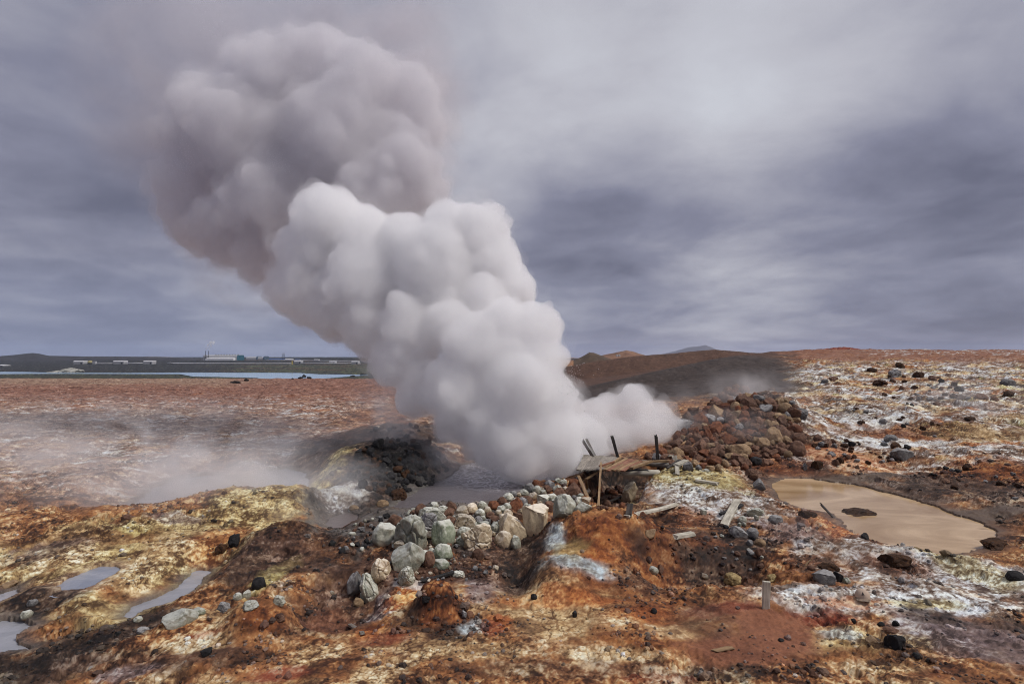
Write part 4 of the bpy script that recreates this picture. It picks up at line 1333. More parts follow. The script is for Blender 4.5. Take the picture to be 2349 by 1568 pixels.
S(r4(1660, 860, 150, 80), 'jag', 'crust', 'brown crusted rock below the brown pool', i=3)
S(r4(2300, 942, 90, 56), 'round', 'lava', 'black stone at the right edge below the brown pool')
S(r4(2200, 770, 150, 60), 'jag', 'crust', 'dark crust ridge at the right end of the brown pool', i=0)
S(r4(2120, 780, 60, 34), 'jag', 'lava', 'black clinker at the lower corner of the brown pool')
S(r4(925, 452, 66, 66), 'block', 'greyish', 'grey rock on the left bank of the brown pool')
S(r4(885, 400, 60, 60), 'jag', 'brown', 'brown rock above the grey rock on the left bank')
S(r4(1205, 898, 40, 26), 'round', 'brown', 'small brown stone below the thin branch')
G_R = 'dark stones strewn over the pale slope on the right'
D = lambda r, form, mat, label, **k: stone(r[0], r[1], r[2] * 0.8, r[3] * 0.85, form, mat, label, group=G_R, sink=0.5, **k)
D(r5(1755, 216, 56, 34), 'jag', 'crust', 'uppermost dark brown stone on the right slope near the skyline')
D(r5(1735, 256, 76, 52), 'jag', 'greyish', 'large dark grey stone below the uppermost stone near the skyline')
D(r5(1845, 262, 58, 36), 'jag', 'crust', 'dark brown stone right of the large dark grey stone near the skyline')
D(r5(1620, 238, 60, 26), 'jag', 'crust', 'low dark stone left of the uppermost stone near the skyline')
D(r5(2268, 298, 84, 42), 'round', 'greyish', 'dark grey rounded stone near the right edge of the slope')
D(r5(2140, 366, 88, 36), 'round', 'brown', 'broad brown stone on the right slope')
D(r5(2272, 352, 60, 36), 'jag', 'crust', 'dark brown stone below the rounded stone at the right edge')
D(r5(2210, 378, 50, 30), 'round', 'brown', 'small brown stone right of the broad brown stone')
D(r5(2080, 372, 34, 20), 'jag', 'greyish', 'small dark stone left of the broad brown stone')
D(r5(1950, 372, 30, 20), 'round', 'crust', 'small dark brown stone in the middle of the right slope')
D(r5(1440, 280, 60, 26), 'jag', 'brown', 'brown rock in the mist above the stone heap')
D(r5(1395, 292, 40, 24), 'round', 'greyish', 'dark grey rock left of the brown rock in the mist')
D(r5(1735, 597, 60, 32), 'round', 'crust', 'dark brown stone perched above the big dark grey boulder')
D(r5(1755, 638, 128, 62), 'block', 'greyish', 'big dark grey boulder on the white and orange ground', i=1)
D(r5(1710, 560, 80, 34), 'round', 'greyish', 'greyish stone above the perched stone')
D(r5(1440, 600, 32, 28), 'round', 'greyish', 'small dark grey stone right of the heap')
D(r5(1362, 562, 56, 38), 'round', 'brown', 'brown rounded stone alone right of the heap')
D(r5(1430, 640, 60, 32), 'block', 'greyish', 'grey stone below the small round stone right of the heap')
D(r5(1300, 700, 26, 44), 'block', 'greyish', 'narrow grey stone at the upper shore of the brown pool')
D(r5(1360, 690, 60, 50), 'jag', 'crust', 'dark brown clinker at the upper shore of the brown pool')
D(r5(1920, 555, 26, 16), 'round', 'greyish', 'tiny dark grey stone on the white streak')
D(r5(1920, 322, 50, 18), 'jag', 'greyish', 'flat grey stone in the middle of the right slope')
D(r5(1140, 330, 40, 20), 'round', 'brown', 'brown stone in the mist left of the slope')
D(r5(1930, 400, 44, 24), 'jag', 'brown', 'brown clinker in the pale flow on the right')
D(r5(1660, 300, 90, 36), 'jag', 'crust', 'brown crust outcrop on the upper right slope')
D(r5(2090, 470, 60, 20), 'jag', 'crust', 'dark crust lump on the ochre hump at the right')

G_H = 'stones of the heap beside the steam'
H = lambda r, form, mat, label, **k: stone(*r, form, mat, label, group=G_H, **k)
H(r6(965, 782, 245, 135), 'block', 'rusty', 'long brown slab in the middle of the stone heap', i=2, short='long brown slab')
H(r6(1475, 742, 185, 195), 'round', 'tan', 'big round yellowish stone at the right of the stone heap', i=0, short='big round yellowish stone')
H(r6(1720, 885, 195, 185), 'round', 'brown', 'largest brown stone at the right foot of the heap', i=2, short='largest brown stone')
H(r6(1735, 770, 170, 120), 'round', 'brown', 'brown stone behind the largest brown stone', i=4, short='brown rear stone')
H(r6(1100, 905, 250, 150), 'round', 'tan', 'broad flat tan stone at the front of the heap', i=1, short='broad tan stone')
H(r6(820, 660, 190, 150), 'block', 'rusty', 'blocky rust coloured stone in the upper heap', i=4, short='blocky rust stone')
H(r6(1760, 500, 180, 120), 'cracked', 'greyish', 'grey layered stone on the right shoulder of the heap', i=1, short='grey layered stone')
H(r6(1500, 540, 150, 95), 'block', 'tan', 'tan wedge stone on the right shoulder of the heap', i=1, short='tan wedge stone')
H(r6(1190, 390, 180, 150), 'round', 'brown', 'large brown stone high on the heap in the mist', i=3, short='large brown upper stone')
H(r6(1150, 245, 105, 105), 'round', 'brown', 'brown stone crowning the heap', short='crowning brown stone')
H(r6(1522, 362, 115, 105), 'block', 'tan', 'angular stone on top of the right shoulder', i=5, short='angular top stone')
H(r6(1670, 385, 75, 60), 'round', 'greyish', 'small grey stone right of the angular top stone', short='small grey top stone')
H(r6(1270, 1018, 125, 90), 'round', 'lava', 'dark round stone at the front foot of the heap', short='dark round stone')
H(r6(1270, 800, 115, 100), 'block', 'tan', 'tan block above the broad flat tan stone', i=3, short='tan block')
H(r6(990, 972, 115, 80), 'block', 'tan', 'small tan block left of the broad flat tan stone', i=0, short='small tan block')
H(r6(755, 740, 105, 145), 'block', 'rusty', 'upright rusty slab left of the long brown slab', i=6, short='upright rusty slab')
H(r6(1215, 705, 150, 75), 'block', 'rusty', 'bright red stone right of the long brown slab', i=7, short='bright red stone')
H(r6(1080, 445, 64, 72), 'block', 'orange', 'orange stone high in the middle of the heap', short='orange stone')
H(r6(622, 655, 135, 100), 'block', 'brown', 'brown angular stone at the left flank of the heap', i=0, short='brown flank stone')
H(r6(665, 850, 140, 150), 'block', 'brown', 'tall brown stone low on the left flank', i=5, short='tall brown stone')
H(r6(315, 988, 205, 95), 'round', 'brown', 'low broad brown stone behind the boardwalk', short='low broad brown stone')
H(r6(640, 985, 120, 85), 'block', 'brown', 'brown block at the foot of the left flank', i=2, short='brown foot block')
H(r6(300, 880, 95, 66), 'block', 'brown', 'brown stone topping the low pile behind the upright post', i=1, short='brown pile stone')
H(r6(92, 965, 105, 92), 'block', 'brown', 'brown block left of the upright post behind the boardwalk', i=3, short='brown post block')
H(r6(510, 900, 190, 110), 'round', 'brown', 'rounded brown stone on the lower left flank', short='rounded brown flank stone')
H(r6(1610, 520, 90, 90), 'block', 'greyish', 'grey block left of the grey layered stone', i=2, short='grey block')
H(r6(800, 930, 130, 110), 'block', 'brown', 'dark brown block in the lower heap', i=4, short='dark brown block')

# the many smaller stones between them
def octant(dx, dy):
    a = math.degrees(math.atan2(-dy, dx)) % 360
    return ['right of', 'above right of', 'above', 'above left of', 'left of', 'below left of', 'below', 'below right of'][int((a + 22.5) // 45) % 8]


def inside(px, py, poly):
    c = False
    for i in range(len(poly)):
        x1, y1 = poly[i]; x2, y2 = poly[(i + 1) % len(poly)]
        if (y1 > py) != (y2 > py) and px < (x2 - x1) * (py - y1) / (y2 - y1) + x1: c = not c
    return c


USED = {}
def fill(poly, n, sizes, mats, forms, name, cat, group, what, gap=0.62, tries=60):
    xs = [p[0] for p in poly]; ysx = [p[1] for p in poly]
    named = [q for q in PLACED if q[3]]
    mine = []
    order = sorted([random.triangular(sizes[0], sizes[1], sizes[0] + 0.2 * (sizes[1] - sizes[0])) for _ in range(n)], reverse=True)
    for d in order:
        for _ in range(tries):
            px = random.uniform(min(xs), max(xs)); py = random.uniform(min(ysx), max(ysx))
            if not inside(px, py, poly): continue
            if any((px - q[0]) ** 2 + ((py - q[1]) * 1.2) ** 2 < ((d / 2 + q[2]) * gap) ** 2 for q in PLACED if abs(px - q[0]) < 90): continue
            mat = random.choices(*mats)[0](px, py) if callable(mats[0][0]) else random.choices(mats[0], mats[1])[0]
            word = {'pale': 'pale', 'cream': 'cream', 'green': 'greenish', 'greyish': 'grey', 'brown': 'brown', 'rusty': 'rust red', 'tan': 'tan', 'lava': 'black', 'crust': 'dark crusty', 'orange': 'orange', 'yellow': 'yellowish'}[mat]
            t = (d - sizes[0]) / (sizes[1] - sizes[0])
            size = 'small ' if t < 0.25 else ('' if t < 0.6 else 'larger ')
            ref = min(named, key=lambda q: (px - q[0]) ** 2 + (py - q[1]) ** 2) if named else None
            rd = octant(px - ref[0], py - ref[1])
            dist = math.hypot(px - ref[0], py - ref[1]) - ref[2] - d / 2
            near_ = 'close ' if dist < 6 else ('well ' if dist > 30 else '')
            lab = f'{size}{word} {what} {near_}{rd} the {ref[3]}'
            USED.setdefault(lab, 0); USED[lab] += 1
            if USED[lab] > 1:
                lab2 = f'flatter {lab}'
                if lab2 not in USED:
                    USED[lab2] = 1; lab = lab2
            o = stone(px, py, d * random.uniform(0.9, 1.3), d * (random.uniform(0.45, 0.6) if lab.startswith('flatter') else random.uniform(0.62, 0.95)), random.choice(forms), mat, lab, name, cat, group, rot=random.uniform(0, 6.28), tilt=random.uniform(-0.3, 0.3), sink=0.25)
            break


HEAP = [(1488, 1052), (1540, 1012), (1566, 985), (1575, 955), (1605, 935), (1640, 915), (1676, 886), (1706, 878), (1730, 905), (1768, 925), (1782, 905), (1822, 915), (1838, 950), (1825, 1000), (1830, 1030), (1770, 1062), (1700, 1072), (1640, 1078), (1590, 1072), (1520, 1058)]
fill(HEAP, 165, (13, 36), (['brown', 'rusty', 'tan', 'greyish'], [6, 3.2, 2.4, 0.9]), ['block', 'block', 'round'], 'stone', 'stone', G_H, 'heap stone', 0.50)
RIM = [(905, 1190), (960, 1160), (1040, 1158), (1110, 1165), (1180, 1130), (1230, 1104), (1330, 1096), (1350, 1130), (1340, 1158), (1250, 1170), (1180, 1195), (1120, 1230), (1030, 1260), (950, 1290), (900, 1250)]
fill(RIM, 110, (9, 34), (['pale', 'cream', 'brown', 'greyish', 'rusty'], [5, 3, 2, 2, 1]), ['round', 'round', 'block'], 'stone', 'stone', 'small stones on the boulder bank', 'bank stone', 0.6)
FRONT = [(835, 1300), (880, 1290), (990, 1280), (1100, 1270), (1160, 1300), (1090, 1330), (990, 1330), (900, 1345), (850, 1345)]
fill(FRONT, 60, (5, 15), (['greyish', 'cream', 'brown', 'rusty'], [2, 1, 4, 1]), ['round', 'block'], 'stone', 'stone', 'small stones on the boulder bank', 'loose stone', 0.8)
LEFTRIM = [(775, 1235), (800, 1205), (850, 1185), (905, 1180), (900, 1215), (860, 1245), (820, 1270), (780, 1265)]
fill(LEFTRIM, 40, (6, 17), (['lava', 'brown', 'greyish', 'pale'], [3, 3, 2, 2]), ['jag', 'block', 'round'], 'stone', 'stone', 'small stones on the boulder bank', 'rim stone', 0.65)
PLACED.append((905, 1035, 20, 'black rubble crest'))
RUB = [(800, 1090), (815, 1040), (860, 1008), (930, 1004), (1000, 1030), (1030, 1075), (985, 1112), (900, 1135), (840, 1118)]
fill(RUB, 120, (7, 26), (['lava', 'crust'], [5, 2]), ['jag', 'block', 'round'], 'lava_rock', 'rock', 'black rubble left of the vent', 'rubble rock', 0.55)
RUB2 = [(830, 985), (880, 965), (960, 970), (1000, 1010), (960, 1030), (890, 1008)]
fill(RUB2, 22, (7, 20), (['lava', 'crust'], [3, 2]), ['jag'], 'lava_rock', 'rock', 'black rubble left of the vent', 'lava lump', 0.7)
PLACED.append((1690, 1240, 16, 'leaning pale board'))
GUL = [(1640, 1200), (1720, 1190), (1770, 1230), (1760, 1290), (1700, 1320), (1640, 1280)]
fill(GUL, 26, (6, 16), (['greyish', 'brown', 'lava', 'pale'], [3, 3, 2, 1]), ['round', 'block'], 'stone', 'stone', 'stones in the gully by the leaning board', 'gully stone', 0.7)
HOLE = [(1345, 1150), (1360, 1120), (1440, 1110), (1445, 1140), (1420, 1165), (1370, 1170)]
fill(HOLE, 18, (9, 22), (['rusty', 'brown'], [2, 3]), ['block', 'round'], 'stone', 'stone', 'stones in the hollow under the boardwalk', 'hollow stone', 0.6)
PLACED.append((2080, 850, 14, 'black stones near the skyline'))
PLACED.append((1900, 1040, 14, 'white bank above the brown pool'))
for poly_, n__ in (([(1990, 880), (2080, 845), (2180, 860), (2240, 900), (2120, 930), (2010, 920)], 26), ([(1860, 1000), (1960, 1010), (2080, 1020), (2100, 1060), (1980, 1075), (1880, 1060)], 34),
                   ([(1940, 930), (2040, 950), (2150, 960), (2200, 985), (2060, 985), (1950, 965)], 16), ([(2150, 1060), (2290, 1050), (2348, 1090), (2330, 1170), (2230, 1130), (2130, 1100)], 22)):
    fill(poly_, n__, (6, 20), (['crust', 'brown', 'greyish', 'lava'], [4, 3, 2, 1]), ['jag', 'jag', 'block'], 'outcrop_rock', 'rock', 'rocks breaking through the right slope', 'rock', 0.7)
PLACED.append((1960, 1205, 10, 'dark crusty island'))
fill([(1985, 1205), (2020, 1210), (2030, 1240), (2000, 1245), (1980, 1225)], 12, (4, 9), (['crust'], [1]), ['jag'], 'outcrop_rock', 'rock', 'rocks breaking through the right slope', 'crumb', 0.8)
# dark lumps along the crest of the red plain
o = stone(697.6, 863, 9, 10, 'block', 'lava', 'dark lava stump standing on the crest before the lake', name='lava_stump', cat='rock', sink=0.3)
for px, py, w, h, lab in [(688, 866, 12, 5, 'low dark lump left of the lava stump'), (709, 866, 12, 5, 'low dark lump right of the lava stump'), (671, 868, 6, 3, 'tiny dark lump on the crest left of the stump'),
                          (540, 876, 26, 6, 'wide black lava outcrop on the olive strip before the lake'), (566, 871, 12, 6, 'small black lava outcrop on the olive strip'),
                          (833, 858, 16, 6, 'black lava lump where the lake ends at the steam'), (808, 862, 14, 4, 'flat black lump on the lake shore near the steam')]:
    stone(px, py, w, h, 'jag', 'lava', lab, name='lava_lump', cat='rock', group='lava lumps before the lake', sink=0.5)

# the 295 largest stay things of their own; the crumbs between them are one mass
allst = [o for o in COL.objects if o.name.split('.')[0] == 'stone']
allst.sort(key=lambda o: -(o.scale.x * o.scale.z) / o.location.y ** 2)
crumbs = allst[295:]
if crumbs:
    vs_, fs_, mi_, n_, mats_ = [], [], [], 0, []
    for o in crumbs:
        m_ = o.data
        k_ = len(m_.vertices)
        co = np.empty(k_ * 3, np.float32); m_.vertices.foreach_get('co', co); co = co.reshape(-1, 3)
        M_ = np.array(Matrix.LocRotScale(o.location, o.rotation_euler, o.scale))
        co = co @ M_[:3, :3].T + M_[:3, 3]
        f_ = np.empty(len(m_.loops), np.int32); m_.loops.foreach_get('vertex_index', f_)
        f_ = f_.reshape(-1, 3)
        if m_.materials[0] not in mats_: mats_.append(m_.materials[0])
        vs_.append(co); fs_.append(f_ + n_); mi_.append(np.full(len(f_), mats_.index(m_.materials[0]), np.int32)); n_ += k_
        bpy.data.objects.remove(o)
    cm = mesh_np('rubble', np.concatenate(vs_), np.concatenate(fs_))
    for m_ in mats_: cm.materials.append(m_)
    cm.polygons.foreach_set('material_index', np.concatenate(mi_))
    tag(link('rubble', cm), kind='stuff')

# gravel and clods: far too many to count
n_g = 8000
vis = np.nonzero((np.abs(uf) < 1.1) & (yf > 5.5) & (yf < 24) & (ROUGH.ravel() > 0.6))[0]
dens = np.clip(0.12 + fbm2(xf[vis] / 1.6, yf[vis] / 1.6, 3, 88) * 1.5, 0.02, 1) * (1 - 0.8 * np.clip(Wt['clay'][vis] + Wt['cream'][vis] * 0.6, 0, 1))
pk = RNG.choice(vis, n_g, replace=False, p=dens / dens.sum())
v2, f2 = ico(2)
sizes = np.exp(RNG.normal(math.log(0.017), 0.55, n_g)).clip(0.006, 0.075) * (0.6 + yf[pk] / 20)
vv = np.repeat(v2[None], n_g, 0) + RNG.normal(0, 0.13, (n_g, len(v2), 3)).astype(np.float32)
vv *= (sizes[:, None] * RNG.uniform(0.7, 1.3, (n_g, 3)))[:, None, :]
vv[:, :, 2] *= 0.8
vv += np.stack([xf[pk], yf[pk], GZ2[pk] + sizes * 0.25], 1)[:, None, :]
ff = (f2[None] + (np.arange(n_g) * len(v2))[:, None, None]).reshape(-1, 3)
gc = rgb[pk] * np.exp(RNG.normal(-0.25, 0.40, (n_g, 1)))
grey = gc.mean(1, keepdims=True)
mixg = RNG.uniform(0, 0.7, (n_g, 1))
gc = np.clip(gc * (1 - mixg) + grey * mixg, 0.01, 0.75)
m_gr, nt, out = new_mat('gravel')
N = NT(nt)
bs = N.n('ShaderNodeBsdfPrincipled', i_Roughness=0.85)
nz_ = N.noise(N.n('ShaderNodeNewGeometry').outputs['Position'], 60, 3, 0.6)
N.link(N.mix(1.0, N.n('ShaderNodeAttribute', attribute_name='mineral').outputs['Color'], N.ramp(nz_, [(0.3, 0.75), (0.7, 1.2)]), 'MULTIPLY'), bs.inputs['Base Color'])
N.link(bs.outputs[0], out.inputs[0])
gme = mesh_np('gravel', vv.reshape(-1, 3), ff, m_gr, smooth=False)
a = gme.color_attributes.new('mineral', 'FLOAT_COLOR', 'POINT')
a.data.foreach_set('color', np.concatenate([np.repeat(gc, len(v2), 0), np.ones((n_g * len(v2), 1))], 1).astype(np.float32).ravel())
tag(link('gravel', gme), kind='stuff')

# ------------------------------------------------------------------ timber
def wood_mat(name, pal):
    m, nt, out = new_mat(name)
    N = NT(nt)
    oc = N.n('ShaderNodeTexCoord').outputs['Object']
    rnd = N.n('ShaderNodeObjectInfo').outputs['Random']
    mp = N.n('ShaderNodeMapping', i_0=oc)
    mp.inputs['Scale'].default_value = (1.2, 26, 26)
    sh = N.n('ShaderNodeCombineXYZ', i_0=N.math('MULTIPLY', rnd, 57.0), i_1=N.math('MULTIPLY', rnd, 31.0)).outputs[0]
    v = N.vmath('ADD', mp.outputs[0], sh).outputs[0]
    g = N.noise(v, 1.0, 5, 0.65, 0.3)
    st = N.noise(N.vmath('ADD', oc, sh).outputs[0], 3.0, 4, 0.6)
    col = N.ramp(N.math('ADD', N.math('MULTIPLY', g, 0.65), N.math('MULTIPLY', st, 0.35)), [(0.32, lin(*pal[0])), (0.5, lin(*pal[1])), (0.68, lin(*pal[2]))])
    hsv = N.n('ShaderNodeHueSaturation', i_Color=col, i_Value=N.math('ADD', 0.8, N.math('MULTIPLY', rnd, 0.4)))
    b = N.n('ShaderNodeBump', i_Strength=0.5, i_Distance=0.01, i_Height=g)
    bs = N.n('ShaderNodeBsdfPrincipled', i_Base_Color=hsv.outputs[0], i_Roughness=0.8, i_Normal=b.outputs[0])
    N.link(bs.outputs[0], out.inputs[0])
    return m


WM = {'grey': wood_mat('grey_wood', [(82, 76, 70), (132, 124, 114), (172, 164, 154)]),
      'pale': wood_mat('pale_wood', [(116, 110, 98), (172, 166, 150), (212, 206, 192)]),
      'tan': wood_mat('tan_wood', [(86, 66, 46), (140, 112, 80), (178, 152, 116)]),
      'red': wood_mat('reddish_wood', [(78, 46, 36), (130, 86, 66), (164, 120, 94)]),
      'dark': wood_mat('dark_wood', [(28, 25, 23), (56, 50, 46), (92, 86, 80)]),
      'blackish': wood_mat('charred_wood', [(16, 15, 15), (30, 28, 28), (58, 54, 52)])}


def timber(name, a, b, w, t, mat, parent=None, origin=None, up=(0, 0, 1), ragged=0.07, roundish=False, bend=0.0):
    """a board, post or log from a to b; w wide, t thick"""
    a, b = Vector(a), Vector(b)
    ax = (b - a); L = ax.length; ax.normalize()
    upv = Vector(up)
    side = upv.cross(ax)
    if side.length < 0.05: side = Vector((1, 0, 0))
    side.normalize(); nrm = ax.cross(side)
    bm = bmesh.new()
    n = max(4, int(L / 0.2)); k = 12 if roundish else 8
    rings = []
    ph = random.uniform(0, 9)
    c = 0.16
    sq = [(1 - c, 1), (1, 1 - c), (1, -1 + c), (1 - c, -1), (-1 + c, -1), (-1, -1 + c), (-1, 1 - c), (-1 + c, 1)]
    for i in range(n + 1):
        f = i / n
        x = -L / 2 + L * f
        wob = math.sin(f * 5 + ph) * 0.012 * L * 0.3 + bend * math.sin(f * math.pi)
        ring = []
        for j in range(k):
            if roundish:
                an = 2 * math.pi * j / k
                py_, pz_ = math.cos(an), math.sin(an)
                rr = 1 + 0.05 * math.sin(3 * an + ph + f * 4)
            else:
                py_, pz_ = sq[j]; rr = 1
            e = random.uniform(-ragged, ragged) * (1 if i in (0, n) else 0)
            ring.append(bm.verts.new((x + e, py_ * w / 2 * rr + random.uniform(-.004, .004), pz_ * t / 2 * rr + wob + random.uniform(-.003, .003))))
        rings.append(ring)
    for i in range(n):
        for j in range(k):
            bm.faces.new((rings[i][j], rings[i][(j + 1) % k], rings[i + 1][(j + 1) % k], rings[i + 1][j]))
    bm.faces.new(rings[0][::-1]); bm.faces.new(rings[-1])
    bmesh.ops.recalc_face_normals(bm, faces=bm.faces)
    o = from_bm(name, bm, WM[mat], parent, smooth=roundish)
    mw = Matrix((ax, side, nrm)).transposed().to_4x4()
    mid = (a + b) / 2
    if origin is not None: mid = mid - Vector(origin)
    o.matrix_local = Matrix.Translation(mid) @ mw
    return o


def r7(x, y): return (1271.9 + x * .1872, 966.1 + y * .1872)
DZ = 0.42
def deck(x, y, z=DZ):
    px, py = r7(x, y)
    X, Y = gp(px, py, z)
    return Vector((X, Y, z))


def lerp(a, b, t): return tuple(p + (q - p) * t for p, q in zip(a, b))


o0 = deck(640, 560); org = Vector((o0.x, o0.y, -0.4))
bw = link('broken_boardwalk', None); bw.location = org
tag(bw, 'collapsed wooden boardwalk with slanting deck boards and posts, reaching into the steam', 'boardwalk')
K = dict(parent=bw, origin=org)
for i in range(12):
    t = i / 11
    a = lerp((285, 600), (590, 588), t); b = lerp((375, 415), (775, 442), t)
    timber('deck_board', deck(*a), deck(*b) + Vector((0, 0, 0.02 * random.random())), 0.135, 0.045, 'grey', **K)
for i in range(8):
    t = i / 7
    a = lerp((618, 590), (830, 600), t); b = lerp((880, 455), (1055, 480), t)
    timber('deck_board', deck(a[0] + random.uniform(-12, 12), a[1] + random.uniform(-5, 8), DZ + 0.05), deck(b[0], b[1], DZ + 0.10 + 0.05 * random.random()), 0.145, 0.05, random.choice(['red', 'tan', 'tan', 'red']), **K)
timber('beam', deck(940, 572, DZ + 0.12), deck(1170, 487, DZ + 0.16), 0.14, 0.10, 'tan', **K)
timber('beam', deck(600, 585, DZ - 0.02), deck(800, 452, DZ + 0.08), 0.10, 0.12, 'tan', **K)
timber('beam', deck(560, 545, DZ + 0.06), deck(730, 495, DZ + 0.10), 0.08, 0.08, 'red', **K)
timber('beam', deck(330, 596, DZ - 0.07), deck(640, 590, DZ - 0.07), 0.10, 0.10, 'dark', **K)
Yn = o0.y - 0.3
def P7(x, y, Y): return pt(*r7(x, y), Y)
def lower(x, y):
    return hit(*r7(x, y))
timber('post', P7(535, 1040, lower(535, 1040).y), P7(566, 515, Yn), 0.07, 0.07, 'tan', **K)
timber('post', P7(407, 900, lower(407, 915).y), P7(385, 705, Yn - 0.2), 0.09, 0.07, 'tan', **K)
timber('handrail', P7(382, 708, Yn - 0.2), P7(620, 555, Yn + 0.1), 0.09, 0.06, 'tan', **K)
timber('handrail', P7(240, 810, Yn - 0.3), P7(400, 700, Yn - 0.1), 0.09, 0.06, 'tan', **K)
timber('brace', P7(452, 1032, lower(452, 1032).y), P7(290, 670, Yn - 0.2), 0.11, 0.05, 'tan', **K)
Yf = deck(600, 430).y
for (x1, y1), (x2, y2), w, mt, dy in [((462, 410), (345, 235), 0.12, 'dark', 0.0), ((478, 378), (390, 220), 0.11, 'grey', 0.9), ((778, 445), (700, 174), 0.12, 'dark', 0.1), ((1265, 482), (1240, 175), 0.12, 'dark', 0.5)]:
    p0 = P7(x2, y2, Yf + dy); p1 = P7(x1, y1 + 14, Yf + dy)
    timber('post', p1 + (p1 - p0) * 0.25, p0, w, w * 0.8, mt, up=(0, 1, 0), **K)
timber('log', deck(1060, 505, 0.18), deck(1560, 548, 0.18), 0.24, 0.24, 'grey', roundish=True, **K)
timber('log', deck(820, 625, 0.16), deck(1278, 630, 0.16), 0.26, 0.26, 'pale', roundish=True, **K)
timber('plank', deck(765, 583, 0.42), deck(1135, 594, 0.36), 0.16, 0.05, 'blackish', **K)
timber('plank', deck(860, 602, 0.34), deck(1110, 592, 0.38), 0.10, 0.05, 'dark', **K)
timber('beam', deck(1060, 492, 0.34), deck(1430, 486, 0.34), 0.10, 0.08, 'tan', **K)

G_L = 'loose boards strewn round the boardwalk'
def loose(name, a, b, w, t, mat, label, za=0.04, zb=0.04, cat='board', **k):
    pa, pb = hit(*a), hit(*b)
    pa.z = zat(pa.x, pa.y) + za; pb.z = zat(pb.x, pb.y) + zb
    # lift until the middle clears the ground
    m = (pa + pb) / 2; lift = max(0, zat(m.x, m.y) + t / 2 - m.z)
    o = timber(name, pa + Vector((0, 0, lift)), pb + Vector((0, 0, lift)), w, t, mat, **k)
    return tag(o, label, cat, G_L)
loose('loose_board', r7(1285, 612), r7(1425, 512), 0.22, 0.06, 'pale', 'short pale board propped on the end of the white log', 0.1, 0.35)
p = deck(1490, 560, 0.2)
tag(timber('loose_board', p, p + Vector((-0.06, 0.05, 0.42)), 0.20, 0.05, 'pale', up=(0, 1, 0)), 'stub of pale board standing upright at the right end of the logs', 'board', G_L)
loose('loose_board', r7(1375, 602), r7(1540, 542), 0.12, 0.05, 'dark', 'thin dark board lying below the upright stub', 0.1, 0.25)
loose('loose_board', r7(1490, 605), r7(1615, 552), 0.24, 0.09, 'pale', 'wide pale board at the right end of the broken boardwalk', 0.22, 0.25)
loose('loose_board', r7(1503, 660), r7(1498, 600), 0.16, 0.06, 'pale', 'short pale offcut below the wide pale board', 0.03, 0.2)
pa = hit(*r7(632, 1035)); pb = hit(*r7(985, 852))
tag(timber('loose_board', pa + Vector((0, 0, 0.12)), P7(985, 852, pa.y + 1.2), 0.10, 0.06, 'dark'), 'thin dark board leaning on the upright cream boulder', 'board', G_L)
loose('loose_board', r7(880, 1195), r7(1490, 1025), 0.15, 0.07, 'pale', 'longest loose pale board lying on the rusty slope')
loose('loose_board', r7(1735, 745), r7(1998, 785), 0.17, 0.08, 'pale', 'pale board on the whitish slope right of the boardwalk')
loose('loose_board', r7(2075, 1300), r7(2235, 1000), 0.22, 0.07, 'pale', 'broad weathered board lying up the slope among grey stones', 0.06, 0.1)
loose('loose_board', r7(2030, 1150), r7(2290, 1050), 0.12, 0.05, 'blackish', 'black board crossed by the broad weathered board', 0.0, 0.02)
loose('loose_board', r7(1468, 1440), r7(1690, 1395), 0.17, 0.09, 'pale', 'short pale board lying on dark soil in the gully')
loose('loose_board', r7(-10, 690), r7(135, 775), 0.12, 0.05, 'grey', 'grey board at the edge of the vent pool steam', 0.15, 0.1)
loose('loose_board', r7(905, 1180), r7(925, 1120), 0.14, 0.05, 'dark', 'greenish dark offcut behind the longest pale board', 0.05, 0.2)
a, b = (772 + 30.6, 1439), (672.6 + 468 * .3384, 1078.6 + 1110 * .3384)
loose('loose_board', (672.6 + 384 * .3384, 1078.6 + 1063 * .3384), b, 0.075, 0.04, 'grey', 'thin grey board lying in the brown basin', 0.05, 0.03)
loose('loose_board', (672.6 + 880 * .3384, 1078.6 + 762 * .3384), (672.6 + 1085 * .3384, 1078.6 + 706 * .3384), 0.10, 0.05, 'blackish', 'blackened plank lying at the front of the boulder bank', 0.05, 0.05)
# stake in the foreground
ps = hit(1755.5, 1394); top = pt(1757.5, 1333, ps.y)
tag(timber('wooden_stake', ps + Vector((0, 0, -0.15)), top, 0.13, 0.06, 'pale', up=(0.15, 1, 0), ragged=0.01), 'weathered wooden stake standing on the red clay mound', 'stake')
# stick in the pool, branch, wood chip
q0 = hit(1345.2 + 1325 * .4269, 917.2 + 630 * .4269)
tag(timber('wooden_stick', q0, pt(1345.2 + 1255 * .4269, 917.2 + 555 * .4269, q0.y + 0.3), 0.075, 0.05, 'dark'), 'dark wooden stick slanting out of the brown pool shore', 'stick')
q0 = hit(1345.2 + 1168 * .4269, 917.2 + 890 * .4269)
tag(timber('bare_branch', q0 + Vector((0, 0, -0.05)), pt(1345.2 + 1204 * .4269, 917.2 + 858 * .4269, q0.y + 0.1), 0.03, 0.03, 'tan', roundish=True, bend=0.03), 'thin bare branch poking from the soil right of the gully', 'branch')
loose('wood_chip', (1345.2 + 690 * .4269, 917.2 + 1352 * .4269), (1345.2 + 775 * .4269, 917.2 + 1337 * .4269), 0.09, 0.02, 'tan', 'tan splinter of wood on the red brown foreground', 0.02, 0.03, cat='wood chip')

